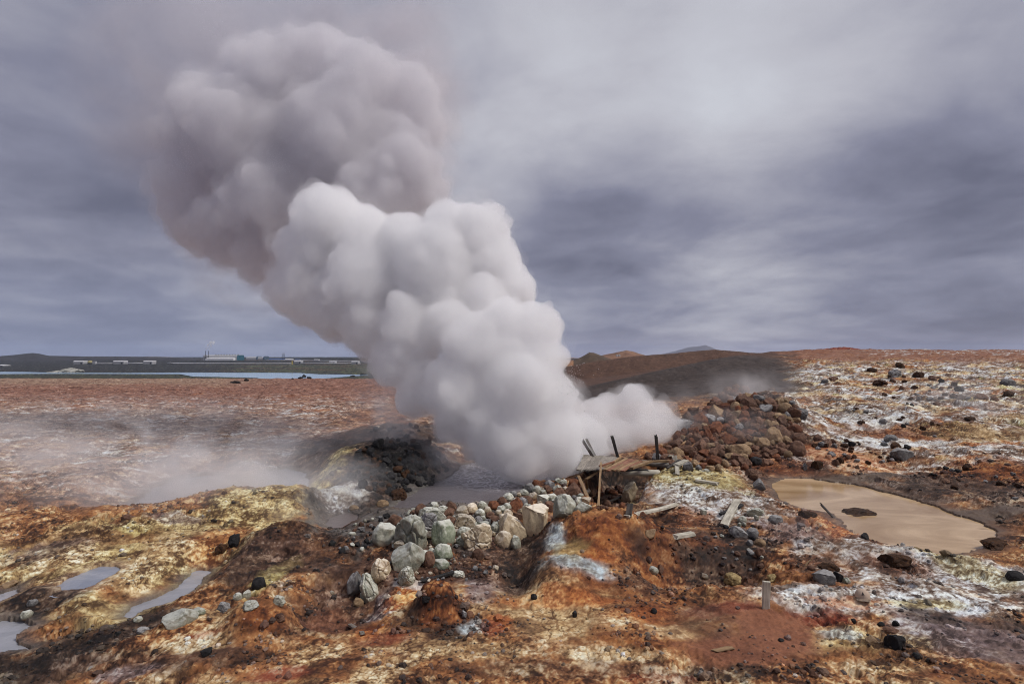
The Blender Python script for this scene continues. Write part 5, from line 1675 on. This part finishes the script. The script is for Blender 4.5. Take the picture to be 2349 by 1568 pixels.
# ------------------------------------------------------------------ the cap lying on the salt
def plain_mat(name, col, rough=0.8, noise_amt=0.15, scale=40, metal=0.0):
    m, nt, out = new_mat(name)
    N = NT(nt)
    n = N.noise(N.n('ShaderNodeNewGeometry').outputs['Position'], scale, 4, 0.6)
    c = N.mix(1.0, lin(*col), N.ramp(n, [(0.3, 1 - noise_amt), (0.7, 1 + noise_amt)]), 'MULTIPLY')
    bs = N.n('ShaderNodeBsdfPrincipled', i_Base_Color=c, i_Roughness=rough, i_Metallic=metal)
    N.link(bs.outputs[0], out.inputs[0])
    return m


m_cap = plain_mat('tan_cloth', (176, 156, 138), 0.9, 0.12, 60)
m_logo = plain_mat('dark_thread', (58, 52, 50), 0.9)
cp = hit(1978, 1372)
capo = link('baseball_cap', None); capo.location = cp
capo.rotation_euler = (R(7), R(5), R(152)); capo.location.z += 0.035; capo.scale = (1.15, 1.15, 1.15)
tag(capo, 'lost tan baseball cap with a dark emblem lying on the white salt', 'cap')
rc = 0.115
def crown_pt(az, el):
    s = 1 + 0.012 * abs(math.cos(3 * az))
    return Vector((math.cos(az) * math.cos(el) * rc * 0.95 * s, math.sin(az) * math.cos(el) * rc * 1.08 * s, math.sin(el) ** 0.9 * rc * 1.15 if el > 0 else 0))
bm = bmesh.new()
rows = []
for i in range(9):
    el = i / 9 * math.pi / 2
    rows.append([bm.verts.new(crown_pt(2 * math.pi * j / 36, el)) for j in range(36)])
tp = bm.verts.new((0, 0, rc * 1.15))
for i in range(8):
    for j in range(36): bm.faces.new((rows[i][j], rows[i][(j + 1) % 36], rows[i + 1][(j + 1) % 36], rows[i + 1][j]))
for j in range(36): bm.faces.new((rows[8][j], rows[8][(j + 1) % 36], tp))
from_bm('crown', bm, m_cap, capo, True)
bm = bmesh.new()
inner, outer = [], []
for j in range(19):
    az = math.pi * (0.12 + 0.76 * j / 18)
    a_ = Vector((math.cos(az) * rc * 0.95, math.sin(az) * rc * 1.08, 0.004))
    k_ = math.sin((az - 0.12 * math.pi) / 0.76)
    ext = 0.095 * max(0.0, math.sin(math.pi * j / 18)) ** 0.6
    b_ = a_ + Vector((math.cos(az) * 0.25, 1, 0)) * ext
    b_.z = 0.004 - 0.02 * abs(math.cos(az)) - 0.012
    inner.append(bm.verts.new(a_)); outer.append(bm.verts.new(b_))
for j in range(18): bm.faces.new((inner[j], inner[j + 1], outer[j + 1], outer[j]))
r_ = bmesh.ops.solidify(bm, geom=bm.faces[:], thickness=0.005)
bmesh.ops.recalc_face_normals(bm, faces=bm.faces)
from_bm('brim', bm, m_cap, capo, True)
bm = bmesh.new(); bmesh.ops.create_uvsphere(bm, u_segments=10, v_segments=6, radius=0.009, matrix=Matrix.Translation((0, 0, rc * 1.15)) @ Matrix.Diagonal((1, 1, 0.6, 1)))
from_bm('button', bm, m_cap, capo, True)
bm = bmesh.new()
em = [(0.0, 0.82), (0.13, 0.62), (0.20, 0.36), (0.10, 0.30), (0.06, 0.44), (-0.06, 0.44), (-0.10, 0.30), (-0.20, 0.36), (-0.13, 0.62)]
vs = [bm.verts.new(crown_pt(math.pi / 2 + x_, e_) * 1.02) for x_, e_ in em]
cv = bm.verts.new(crown_pt(math.pi / 2, 0.56) * 1.025)
for j in range(len(vs)): bm.faces.new((vs[j], vs[(j + 1) % len(vs)], cv))
bmesh.ops.recalc_face_normals(bm, faces=bm.faces)
from_bm('emblem', bm, m_logo, capo)

# ------------------------------------------------------------------ far hills
def hill(name, rows, depth, mat, foot=-6.0, n=160, rugged=0.5, seed=1):
    """a long hill whose crest runs through the points (px, py) at distance Y; it has a front and a back slope"""
    px = np.array([r[0] for r in rows], float); py = np.array([r[1] for r in rows], float); Y = np.array([r[2] for r in rows], float)
    q = np.linspace(px[0], px[-1], n)
    pyq, Yq = np.interp(q, px, py), np.interp(q, px, Y)
    zq = EYE - (pyq - HORIZON) / F * Yq
    xq = (q - CX) / F * Yq
    m = 26
    t = np.linspace(-1, 1, m)
    prof = np.cos(t * math.pi / 2) ** 1.2
    V = np.zeros((n, m, 3), np.float32)
    for j in range(m):
        V[:, j, 0] = xq * (1 + t[j] * depth / Yq)
        V[:, j, 1] = Yq + t[j] * depth
        V[:, j, 2] = foot + (zq - foot) * prof[j]
    sc = depth * 0.35
    V[:, :, 2] += (fbm2(V[:, :, 0] / sc, V[:, :, 1] / sc, 5, seed, 0.6) * rugged * prof[None, :]).astype(np.float32)
    i = (np.arange(n - 1)[:, None] * m + np.arange(m - 1)[None]).ravel()
    f = np.stack([i, i + m, i + m + 1, i + 1], 1)
    o = link(name, mesh_np(name, V.reshape(-1, 3), f, mat))
    tag(o, kind='structure')
    return o


def earth_mat(name, c0, c1, scale, c2=None):
    m, nt, out = new_mat(name)
    N = NT(nt)
    pos = N.n('ShaderNodeNewGeometry').outputs['Position']
    n = N.noise(pos, scale, 7, 0.65, 0.5)
    st = [(0.36, lin(*c0)), (0.58, lin(*c1))]
    if c2: st.append((0.68, lin(*c2)))
    b = N.n('ShaderNodeBump', i_Strength=0.6, i_Distance=0.4, i_Height=N.noise(pos, scale * 5, 5, 0.7))
    bs = N.n('ShaderNodeBsdfPrincipled', i_Base_Color=N.ramp(n, st), i_Roughness=0.95, i_Normal=b.outputs[0])
    N.link(bs.outputs[0], out.inputs[0])
    return m


m_dark = earth_mat('dark_heath', (26, 25, 30), (52, 50, 54), 0.03)
m_lavaf = earth_mat('lava_field', (16, 18, 20), (38, 40, 40), 0.08)
m_quarry = earth_mat('pale_quarry', (96, 92, 98), (138, 134, 136), 0.03, (60, 56, 60))
m_pyr = earth_mat('brown_cone', (60, 48, 40), (88, 72, 56), 0.2)
m_bh = earth_mat('ochre_hill', (96, 66, 48), (134, 98, 72), 0.06, (64, 52, 46))
m_blue = earth_mat('far_mountain', (50, 50, 54), (70, 68, 70), 0.002)
hill('heath_hill', [(-260, 818, 900), (-60, 819, 900), (0, 816.5, 900), (40, 813, 900), (60, 810.5, 900), (75, 809.5, 900), (90, 811, 900), (112, 815.5, 900), (200, 817, 900), (360, 818, 900), (420, 820.5, 900), (480, 824, 900)], 130, m_dark, rugged=0.8)
hill('quarry_hill', [(262, 824, 1050), (300, 818.5, 1050), (350, 817.2, 1050), (390, 818.5, 1050), (440, 822, 1050), (480, 824.5, 1050)], 120, m_quarry, rugged=0.9, seed=4)
hill('lava_hill', [(590, 824.5, 980), (640, 821.5, 980), (690, 820.5, 980), (740, 819.4, 980), (780, 819.6, 980), (850, 822, 980), (1000, 823, 980), (1200, 823, 980), (1345, 822, 980)], 60, m_lavaf, rugged=2.2, n=260, seed=7)
hill('lava_hill', [(380, 829, 720), (460, 826.5, 720), (540, 827, 720), (620, 828, 720), (760, 831, 720), (880, 832, 720)], 50, m_lavaf, rugged=1.8, n=240, seed=8)
hill('cone_hill', [(1315, 826, 260), (1332, 819, 260), (1352, 808, 260), (1362, 808.5, 260), (1386, 818, 260), (1410, 826, 260)], 18, m_pyr, foot=-2, rugged=0.15, seed=9)
hill('ochre_hill', [(1368, 820, 520), (1385, 814, 520), (1420, 807, 520), (1436, 803.5, 520), (1450, 806, 520), (1466, 811.5, 520), (1500, 818, 520)], 60, m_bh, foot=-2, rugged=0.8, seed=10)
hill('blue_mountain', [(1500, 816, 5200), (1553, 804, 5200), (1580, 796, 5200), (1605, 793.5, 5200), (1617, 791, 5200), (1628, 795, 5200), (1650, 805, 5200), (1700, 816, 5200)], 700, m_blue, foot=-10, rugged=6, seed=12)

# ------------------------------------------------------------------ the power plant and its sheds
m_wall = plain_mat('pale_cladding', (170, 170, 172), 0.6, 0.05, 0.6)
m_roof = plain_mat('grey_roof', (150, 148, 146), 0.6, 0.06, 0.6)
m_teal = plain_mat('teal_gable', (36, 92, 108), 0.5, 0.06, 0.6)
m_bluem = plain_mat('blue_roof', (50, 86, 150), 0.5, 0.06, 0.6)
m_bgrey = plain_mat('blue_grey_gable', (74, 92, 108), 0.5, 0.06, 0.6)
m_white = plain_mat('white_paint', (226, 226, 228), 0.5, 0.05, 0.6)
m_steel = plain_mat('dark_steel', (54, 56, 62), 0.5, 0.05, 0.6)
m_tankm = plain_mat('yellowish_tank', (170, 158, 108), 0.5, 0.1, 0.5)
m_door = plain_mat('dark_door', (60, 60, 66), 0.6, 0.05, 1)
m_silver = plain_mat('silver_pipe', (206, 206, 210), 0.45, 0.06, 0.3)


def extrude_profile(name, prof, x0, x1, mat, parent, y0=0.0):
    """a profile in y, z carried from x0 to x1"""
    bm = bmesh.new()
    A = [bm.verts.new((x0, y0 + y, z)) for y, z in prof]; Bv = [bm.verts.new((x1, y0 + y, z)) for y, z in prof]
    k = len(prof)
    for i in range(k): bm.faces.new((A[i], A[(i + 1) % k], Bv[(i + 1) % k], Bv[i]))
    bm.faces.new(A[::-1]); bm.faces.new(Bv)
    bmesh.ops.recalc_face_normals(bm, faces=bm.faces)
    return from_bm(name, bm, mat, parent)


def round_prof(w, h, r, n=6, inset=0.0):
    """a building's cross section with rounded eaves"""
    p = [(inset, 0.0)]
    for i in range(n + 1):
        a = math.pi - math.pi / 2 * i / n
        p.append((r + (r - inset) * math.cos(a), h - r + (r - inset) * math.sin(a)))
    for i in range(n + 1):
        a = math.pi / 2 - math.pi / 2 * i / n
        p.append((w - r + (r - inset) * math.cos(a), h - r + (r - inset) * math.sin(a)))
    p.append((w - inset, 0.0))
    return p


def base_at(px, py, Y):
    p = pt(px, py, Y)
    return p


def box_bm(x0, x1, y0, y1, z0, z1):
    bm = bmesh.new()
    bmesh.ops.create_cube(bm, size=1, matrix=Matrix.Translation(((x0 + x1) / 2, (y0 + y1) / 2, (z0 + z1) / 2)) @ Matrix.Diagonal((x1 - x0, y1 - y0, z1 - z0, 1)))
    return bm


def cyl_bm(r, z0, z1, x=0, y=0, n=12, r2=None):
    bm = bmesh.new()
    bmesh.ops.create_cone(bm, cap_ends=True, segments=n, radius1=r, radius2=r if r2 is None else r2, depth=z1 - z0, matrix=Matrix.Translation((x, y, (z0 + z1) / 2)))
    return bm


Yh = 800.0
s = Yh / F
p = pt(465.9, 826, Yh)
hall = link('power_hall', None); hall.location = p
tag(hall, 'long pale power plant hall with a teal gable end and two thin chimneys', 'building')
L = (543 - 465.9) * s; h = (826 - 813.6) * s
extrude_profile('hall_body', round_prof(22, h, 3.2), 0, L, m_wall, hall)
extrude_profile('gable', round_prof(21.2, h - 0.4, 3.0), L, L + 0.4, m_teal, hall, 0.4)
extrude_profile('annex', [(0, 0), (0, h * 0.34), (6, h * 0.46), (6, 0)], 10 * s, 74 * s, m_white, hall, -6.0)
for i in range(9):
    from_bm('roof_vent', box_bm(20.5 * s + i * 6.45 * s - 0.8, 20.5 * s + i * 6.45 * s + 0.8, 9, 11, h, h + 0.9), m_steel, hall)
for cx_ in (471.7, 478.3):
    x_ = (cx_ - 465.9) * s
    from_bm('chimney', cyl_bm(0.35, h * 0.2, (826 - 804.4) * s, x_, -0.6), m_steel, hall)
from_bm('door', box_bm(4, 8, -0.15, 0.0, 0, 4.2), m_door, hall)
# its two threads of steam
for cx_, lab in ((471.7, 'thin steam thread from the left chimney of the power plant'), (478.3, 'thin steam thread from the right chimney of the power plant')):
    q = []
    for i in range(7):
        f = i / 6
        q.append(((pt(cx_ + (3 + 9 * f) * f + (1.2 if i % 2 else -0.6), 803.5 - 19 * f, Yh + 1)[:]), (0.9 + 2.4 * f ** 0.8) * s))
    rg = np.random.default_rng(int(cx_))
    m_ch = volume_mat('chimney_steam', 0.30, (0.98, 0.98, 0.985))
    o = link('steam_thread', billow_mesh('steam_thread', cauliflower(q, rg, kids=10, grand=4), 0.35, m_ch, [(2.0, 0.7), (1.0, 0.35)], 0.4, 2, seed=30))
    tag(o, lab, 'steam', 'steam threads over the power plant')

p = pt(564.3, 825.2, Yh)
hb = link('twin_hall', None); hb.location = p
tag(hb, 'lower pale hall in two sections with blue grey round gables, right of the power plant', 'building')
h2 = (825.2 - 818.0) * s
extrude_profile('hall_section', round_prof(14, h2, 2.4), 0, 23.5 * s, m_wall, hb)
extrude_profile('gable', round_prof(15, h2 + 1.0, 3.4), 23.5 * s, 26.4 * s, m_bgrey, hb, -0.5)
extrude_profile('hall_section', round_prof(13, h2 - 0.3, 2.4), 26.4 * s, 39.5 * s, m_wall, hb, 0.5)
extrude_profile('gable', round_prof(15, h2 + 1.0, 3.4), 39.5 * s, 42.6 * s, m_bgrey, hb, -0.5)

def shed(x0, x1, ytop, ybase, Y, label, gable_right=False, cat='shed'):
    s = Y / F
    o = link('well_shed', None); o.location = pt(x0, ybase + 0.6, Y)
    tag(o, label, cat, 'small sheds along the pipeline')
    L = (x1 - x0) * s; h = (ybase + 0.6 - ytop) * s
    extrude_profile('wall', [(0, 0), (0, h * 0.7), (7, h * 0.7), (7, 0)], 0, L, m_wall, o)
    extrude_profile('roof', [(-0.2, h * 0.7), (-0.05, h * 0.9), (1.0, h), (6.0, h), (7.05, h * 0.9), (7.2, h * 0.7)], -0.15, L + 0.15, m_white, o)
    from_bm('door', box_bm(L * 0.72, L * 0.9, -0.06, 0.0, 0, h * 0.55), m_door, o)
    return o


shed(168.6, 190.5, 827.2, 835, 620, 'white shed at the left end of the pipeline, behind the pale outcrop')
shed(259.7, 283.5, 827, 834.6, 620, 'cream shed in the middle of the left pipeline')
shed(329, 349, 827, 834.6, 620, 'pale shed with dark door where the left pipeline ends')
shed(674, 690, 827.2, 832.2, 640, 'pale shed on the pipeline right of the yellow post')
shed(755, 768, 828, 832.3, 640, 'small low shed between the yellow post shed and the steam')
shed(806, 821, 827.7, 834.4, 620, 'round edged shed nearest to the big steam column')
shed(720, 729.5, 823.6, 827, 780, 'tiny pale shed on the upper pipeline')
p = pt(200.5, 834.6, 622)
tk = link('storage_tank', None); tk.location = p; tag(tk, 'yellowish round tank with a small pale cabin, beside the white shed', 'tank')
bm = bmesh.new(); bmesh.ops.create_uvsphere(bm, u_segments=20, v_segments=12, radius=1, matrix=Matrix.Translation((3.4, 0, 2.1)) @ Matrix.Diagonal((3.3, 2.2, 2.0, 1)))
from_bm('vessel', bm, m_tankm, tk, True)
from_bm('cabin', box_bm(6.9, 10.4, -1.2, 1.6, 0.0, 3.4), m_wall, tk)
from_bm('base', box_bm(0.8, 6.2, -1.5, 1.5, -0.6, 0.5), m_steel, tk)


def low_building(x0, x1, ytop, ybase, Y, mat, label):
    s = Y / F
    o = link('low_building', None); o.location = pt(x0, ybase + 0.5, Y)
    tag(o, label, 'building')
    L = (x1 - x0) * s; h = (ybase + 0.5 - ytop) * s
    from_bm('wall', box_bm(0, L, 0, 9, 0, h * 0.6), m_wall, o)
    extrude_profile('roof', [(-0.4, h * 0.6), (4.5, h), (9.4, h * 0.6)], -0.3, L + 0.3, mat, o)
    return o


low_building(612, 651, 822.2, 824.8, 860, m_bluem, 'long low blue roofed building near the power pole')
low_building(653, 669, 822.8, 825.3, 860, m_white, 'flat white building right of the blue roofed building')
low_building(675, 686, 823.4, 825.4, 860, m_bluem, 'short pale building at the right of the flat white building')
low_building(436, 441, 820.6, 824.0, 900, m_steel, 'tiny dark roofed building left of the power plant')
low_building(-6, 6, 836, 839.4, 560, m_white, 'white roofed hut cut by the left edge of the picture')


def pipeline(rows, label, r=0.42):
    pts = [pt(*q) for q in rows]
    o = link('pipeline', None); o.location = pts[0]
    tag(o, label, 'pipeline', 'pale pipelines across the lava field')
    bm = bmesh.new()
    rings = []
    for i, q in enumerate(pts):
        d = (pts[min(i + 1, len(pts) - 1)] - pts[max(i - 1, 0)]).normalized()
        sd = d.cross(Vector((0, 0, 1))).normalized(); up = sd.cross(d)
        rings.append([bm.verts.new(q - pts[0] + (sd * math.cos(a) + up * math.sin(a)) * r) for a in [2 * math.pi * k / 10 for k in range(10)]])
    for i in range(len(rings) - 1):
        for k in range(10): bm.faces.new((rings[i][k], rings[i][(k + 1) % 10], rings[i + 1][(k + 1) % 10], rings[i + 1][k]))
    bm.faces.new(rings[0][::-1]); bm.faces.new(rings[-1])
    bmesh.ops.recalc_face_normals(bm, faces=bm.faces)
    from_bm('pipe', bm, m_silver, o, True)
    tot = (pts[-1] - pts[0]).length
    n = max(2, min(14, int(tot / 14)))
    for i in range(n):
        f = (i + 0.5) / n * (len(pts) - 1); k = int(f)
        q = pts[k].lerp(pts[min(k + 1, len(pts) - 1)], f - k) - pts[0]
        from_bm('support', box_bm(q.x - 0.15, q.x + 0.15, q.y - 0.3, q.y + 0.3, q.z - 1.6, q.z - r * 0.9), m_steel, o)


pipeline([(190.5, 833.5, 622), (259.7, 833.2, 622)], 'pale pipe running between the white shed and the cream shed')
pipeline([(283.5, 832.8, 622), (329, 832.6, 622)], 'pale pipe running between the cream shed and the dark doored shed')
pipeline([(384, 832.0, 620), (392, 831.6, 620), (400, 832.6, 620), (440, 833.0, 622), (540, 833.2, 626), (620, 833.3, 630), (672, 833.3, 632)], 'longest pale pipeline, below the power plant', 0.46)
pipeline([(690, 832.6, 636), (756, 832.8, 636), (828, 833.4, 630)], 'lower pale pipeline running right to the round edged shed')
pipeline([(610, 825.4, 770), (690, 826.2, 740), (760, 827.6, 710), (856, 829.6, 680), (1000, 831.0, 670)], 'upper pale pipeline running behind the sheds into the steam', 0.5)

m_yel = plain_mat('yellow_paint', (190, 170, 90), 0.6)
p = pt(670, 838.4, 600)
vp = link('valve_post', None); vp.location = p; tag(vp, 'yellowish valve post on the pipeline left of the pale shed', 'valve post')
from_bm('post', box_bm(-0.7, 0.7, -0.5, 0.5, 0, 5.6), m_yel, vp)
from_bm('arm', box_bm(-3.2, -0.72, -0.3, 0.3, 0.9, 1.6), m_white, vp)


def pylon(px_list, ytop, ybase, Y, label, bar):
    s = Y / F
    o = link('power_pole', None); o.location = pt(px_list[0], ybase, Y)
    tag(o, label, 'power pole')
    h = (ybase - ytop) * s
    for q in px_list:
        from_bm('pole', cyl_bm(0.28, 0, h, (q - px_list[0]) * s, 0, 8, 0.2), m_steel, o)
    x1 = (px_list[-1] - px_list[0]) * s
    from_bm('crossarm', box_bm(-1.3, x1 + 1.3, -0.4, -0.22, h * bar, h * bar + 0.35), m_steel, o)
    for q in (0.0, 0.5, 1.0):
        from_bm('insulator', cyl_bm(0.14, h * bar + 0.35, h * bar + 1.0, x1 * q, -0.3, 6), m_white, o)


pylon([647.5, 649.8, 652.2], 809.5, 824.5, 840, 'three legged power pole beyond the blue roofed building', 0.78)
pylon([1348.4, 1350.8], 806, 822, 700, 'twin legged power pole beside the brown cone on the right of the steam', 0.72)
for x0, lab in ((1411.8, 'left grey storage dome before the ochre hill'), (1417.3, 'right grey storage dome before the ochre hill')):
    Y = 440; s = Y / F
    o = link('storage_dome', None); o.location = pt(x0 + 2.6, 817.6, Y)
    tag(o, lab, 'tank', 'two storage domes')
    from_bm('wall', cyl_bm(2.5 * s, 0, 3.2 * s, 0, 0, 20), m_wall, o)
    bm = bmesh.new(); bmesh.ops.create_uvsphere(bm, u_segments=20, v_segments=10, radius=1, matrix=Matrix.Translation((0, 0, 3.2 * s)) @ Matrix.Diagonal((2.45 * s, 2.45 * s, 1.7 * s, 1)))
    from_bm('roof', bm, m_roof, o, True)
pipeline([(1316, 821.5, 420), (1332, 820.6, 420), (1350, 821.6, 420)], 'short pale pipe right of the steam below the brown cone', 0.3)

# pale outcrop at the lake
m_out = rock_mat('pale_outcrop', [(60, 58, 58), (150, 148, 140), (196, 194, 184), (220, 218, 210)], scale=2.6, vary=0.0)
p_, f_ = rock_np(6, 901, 6, (0.5, 0.8), 0.35, grain=0.03, pit=0.3)
for (px, py, w, h, lab) in [(165, 849.5, 64, 14, 'broad pale rock outcrop on the far lake shore'), (133, 852.5, 40, 7, 'low pale outcrop left of the broad outcrop at the lake')]:
    c = pt(px, py + h * 0.3, 450); s = 450 / F
    o = link('rock_outcrop', mesh_np('rock_outcrop', p_, f_, m_out)); o.location = c; o.scale = (w / 2 * s, 9, h * 0.75 * s)
    tag(o, lab, 'rock', 'pale outcrops at the lake')

# ------------------------------------------------------------------ low steam drifting over the ground
def mist_mat(name, density, scale, seed, lo=0.42, hi=0.75, color=(0.97, 0.965, 0.97), power=1.0):
    m, nt, out = new_mat(name)
    N = NT(nt)
    oc = N.n('ShaderNodeTexCoord').outputs['Object']
    pos = N.n('ShaderNodeNewGeometry').outputs['Position']
    mp = N.n('ShaderNodeMapping', i_0=pos); mp.inputs['Scale'].default_value = (scale, scale, scale * 1.4); mp.inputs['Location'].default_value = (seed * 3.7, seed * 1.3, seed)
    n = N.noise(mp.outputs[0], 1.0, 4, 0.6, 0.6)
    r = N.vmath('LENGTH', oc).outputs['Value']
    fall = N.math('SUBTRACT', 1.0, r, clamp=True)
    fall = N.math('POWER', fall, power)
    dens = N.math('MULTIPLY', N.math('MULTIPLY', N.ramp(n, [(lo, 0.0), (hi, 1.0)], 'EASE'), fall), density)
    vs = N.n('ShaderNodeVolumeScatter', i_Color=(*color, 1), i_Density=dens)
    va = N.n('ShaderNodeVolumeAbsorption', i_Color=(*color, 1), i_Density=dens)
    add = N.n('ShaderNodeAddShader')
    N.link(vs.outputs[0], add.inputs[0]); N.link(va.outputs[0], add.inputs[1])
    N.link(add.outputs[0], out.inputs['Volume'])
    return m


def mist(name, c, r, density, scale, seed, label, cat='steam', rot=(0, 0, 0), parent=None, **k):
    v, f = ico(4)
    o = link(name, mesh_np(name, v, f, mist_mat(name, density, scale, seed, **k)), parent)
    o.location = c; o.scale = r; o.rotation_euler = rot
    if parent is None: tag(o, label, cat, 'low steam drifting over the ground')
    return o


mist('drifting_steam', (-19.5, 22.0, 0.4), (15.0, 12.0, 2.8), 0.42, 0.42, 1, 'wide low steam drifting over the red plain on the left', lo=0.46, hi=0.70)
mist('drifting_steam', (-10.0, 17.8, 0.0), (6.2, 3.8, 1.9), 1.3, 0.50, 2, 'dense low steam lying on the misty pool at the left', lo=0.36, hi=0.72)
mist('drifting_steam', (-5.9, 15.0, -0.1), (1.5, 1.3, 1.2), 0.40, 0.6, 3, 'steam rising from the mud hollow left of the boulder bank', lo=0.36, hi=0.72)
mist('drifting_steam', (-10.5, 25.0, 0.4), (4.5, 5.0, 1.6), 0.30, 0.4, 4, 'ragged steam left of the black rubble', lo=0.42, hi=0.75)
mist('drifting_steam', (15.2, 34.0, 2.0), (5.0, 5.0, 2.2), 0.28, 0.35, 5, 'pale steam wisps behind the stone heap', lo=0.42, hi=0.75)
mist('drifting_steam', (14.0, 28.5, 3.0), (2.0, 2.0, 1.2), 0.30, 0.8, 6, 'thin steam around the crown of the stone heap', lo=0.42, hi=0.72)
mist('drifting_steam', (26.5, 30.0, 2.2), (3.5, 3.0, 1.5), 0.24, 0.5, 7, 'faint steam wisp over the pale slope at the right edge', lo=0.44, hi=0.75)
mist('drifting_steam', (8.6, 13.6, 0.0), (2.6, 1.6, 1.0), 0.16, 0.6, 8, 'faint steam between the leaning board and the brown pool', lo=0.40, hi=0.75)
mist('drifting_steam', (10.5, 25.5, 1.0), (3.6, 2.6, 1.4), 0.30, 0.6, 9, 'soft steam trailing from the small puff over the left of the heap', lo=0.36, hi=0.7)
mist('drifting_steam', (-3.2, 21.6, 0.2), (1.8, 2.0, 1.5), 0.7, 0.6, 10, 'grey steam between the black rubble and the plume foot', lo=0.36, hi=0.7)
# veils that belong to the plume: the ragged soft margins of its rear cloud
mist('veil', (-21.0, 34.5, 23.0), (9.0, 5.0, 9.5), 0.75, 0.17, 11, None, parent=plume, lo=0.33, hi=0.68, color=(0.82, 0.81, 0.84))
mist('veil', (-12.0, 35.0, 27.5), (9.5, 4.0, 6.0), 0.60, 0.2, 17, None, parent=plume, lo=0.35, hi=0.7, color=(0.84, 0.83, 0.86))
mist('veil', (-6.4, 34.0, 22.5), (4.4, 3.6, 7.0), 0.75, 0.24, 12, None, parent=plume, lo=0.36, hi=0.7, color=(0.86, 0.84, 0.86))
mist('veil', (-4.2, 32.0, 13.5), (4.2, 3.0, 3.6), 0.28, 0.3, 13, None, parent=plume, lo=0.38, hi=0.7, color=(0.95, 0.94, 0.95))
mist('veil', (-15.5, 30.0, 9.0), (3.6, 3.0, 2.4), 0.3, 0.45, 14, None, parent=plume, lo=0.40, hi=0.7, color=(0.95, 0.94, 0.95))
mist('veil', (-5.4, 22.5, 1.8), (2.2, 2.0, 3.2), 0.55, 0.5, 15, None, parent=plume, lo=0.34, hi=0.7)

# droplets flung up by the boiling vent
n_d = 220
a_ = RNG.uniform(0, 1, n_d)
px_ = np.concatenate([RNG.normal(1302, 16, n_d // 2), RNG.normal(1312, 12, n_d - n_d // 2)]); py_ = np.concatenate([RNG.normal(878, 20, n_d // 2), RNG.normal(862, 22, n_d - n_d // 2)])
dd = np.stack([(px_ - CX) / F * 21.0, np.full(n_d, 21.0) + RNG.normal(0, 0.8, n_d), EYE - (py_ - HORIZON) / F * 21.0], 1)
v1, f1 = ico(1)
vv = (v1[None] * RNG.uniform(0.008, 0.02, (n_d, 1, 1)) + dd[:, None, :]).reshape(-1, 3)
ff = (f1[None] + (np.arange(n_d) * len(v1))[:, None, None]).reshape(-1, 3)
m_drop = plain_mat('water_drops', (190, 186, 186), 0.2)
tag(link('spray', mesh_np('spray', vv, ff, m_drop)), kind='stuff')

# ------------------------------------------------------------------ the air: far things pale a little toward blue
m_haze, nt, out = new_mat('air')
N = NT(nt)
pv = N.n('ShaderNodeVolumePrincipled')
pv.inputs['Color'].default_value = (0.66, 0.76, 0.97, 1)
pv.inputs['Density'].default_value = 0.00011
pv.inputs['Density Attribute'].default_value = ''
pv.inputs['Color Attribute'].default_value = ''
pv.inputs['Temperature Attribute'].default_value = ''
N.link(pv.outputs[0], out.inputs['Volume'])
hz = from_bm('haze', box_bm(-9000, 9000, -60, 6300, -14, 140), m_haze)
tag(hz, kind='stuff')
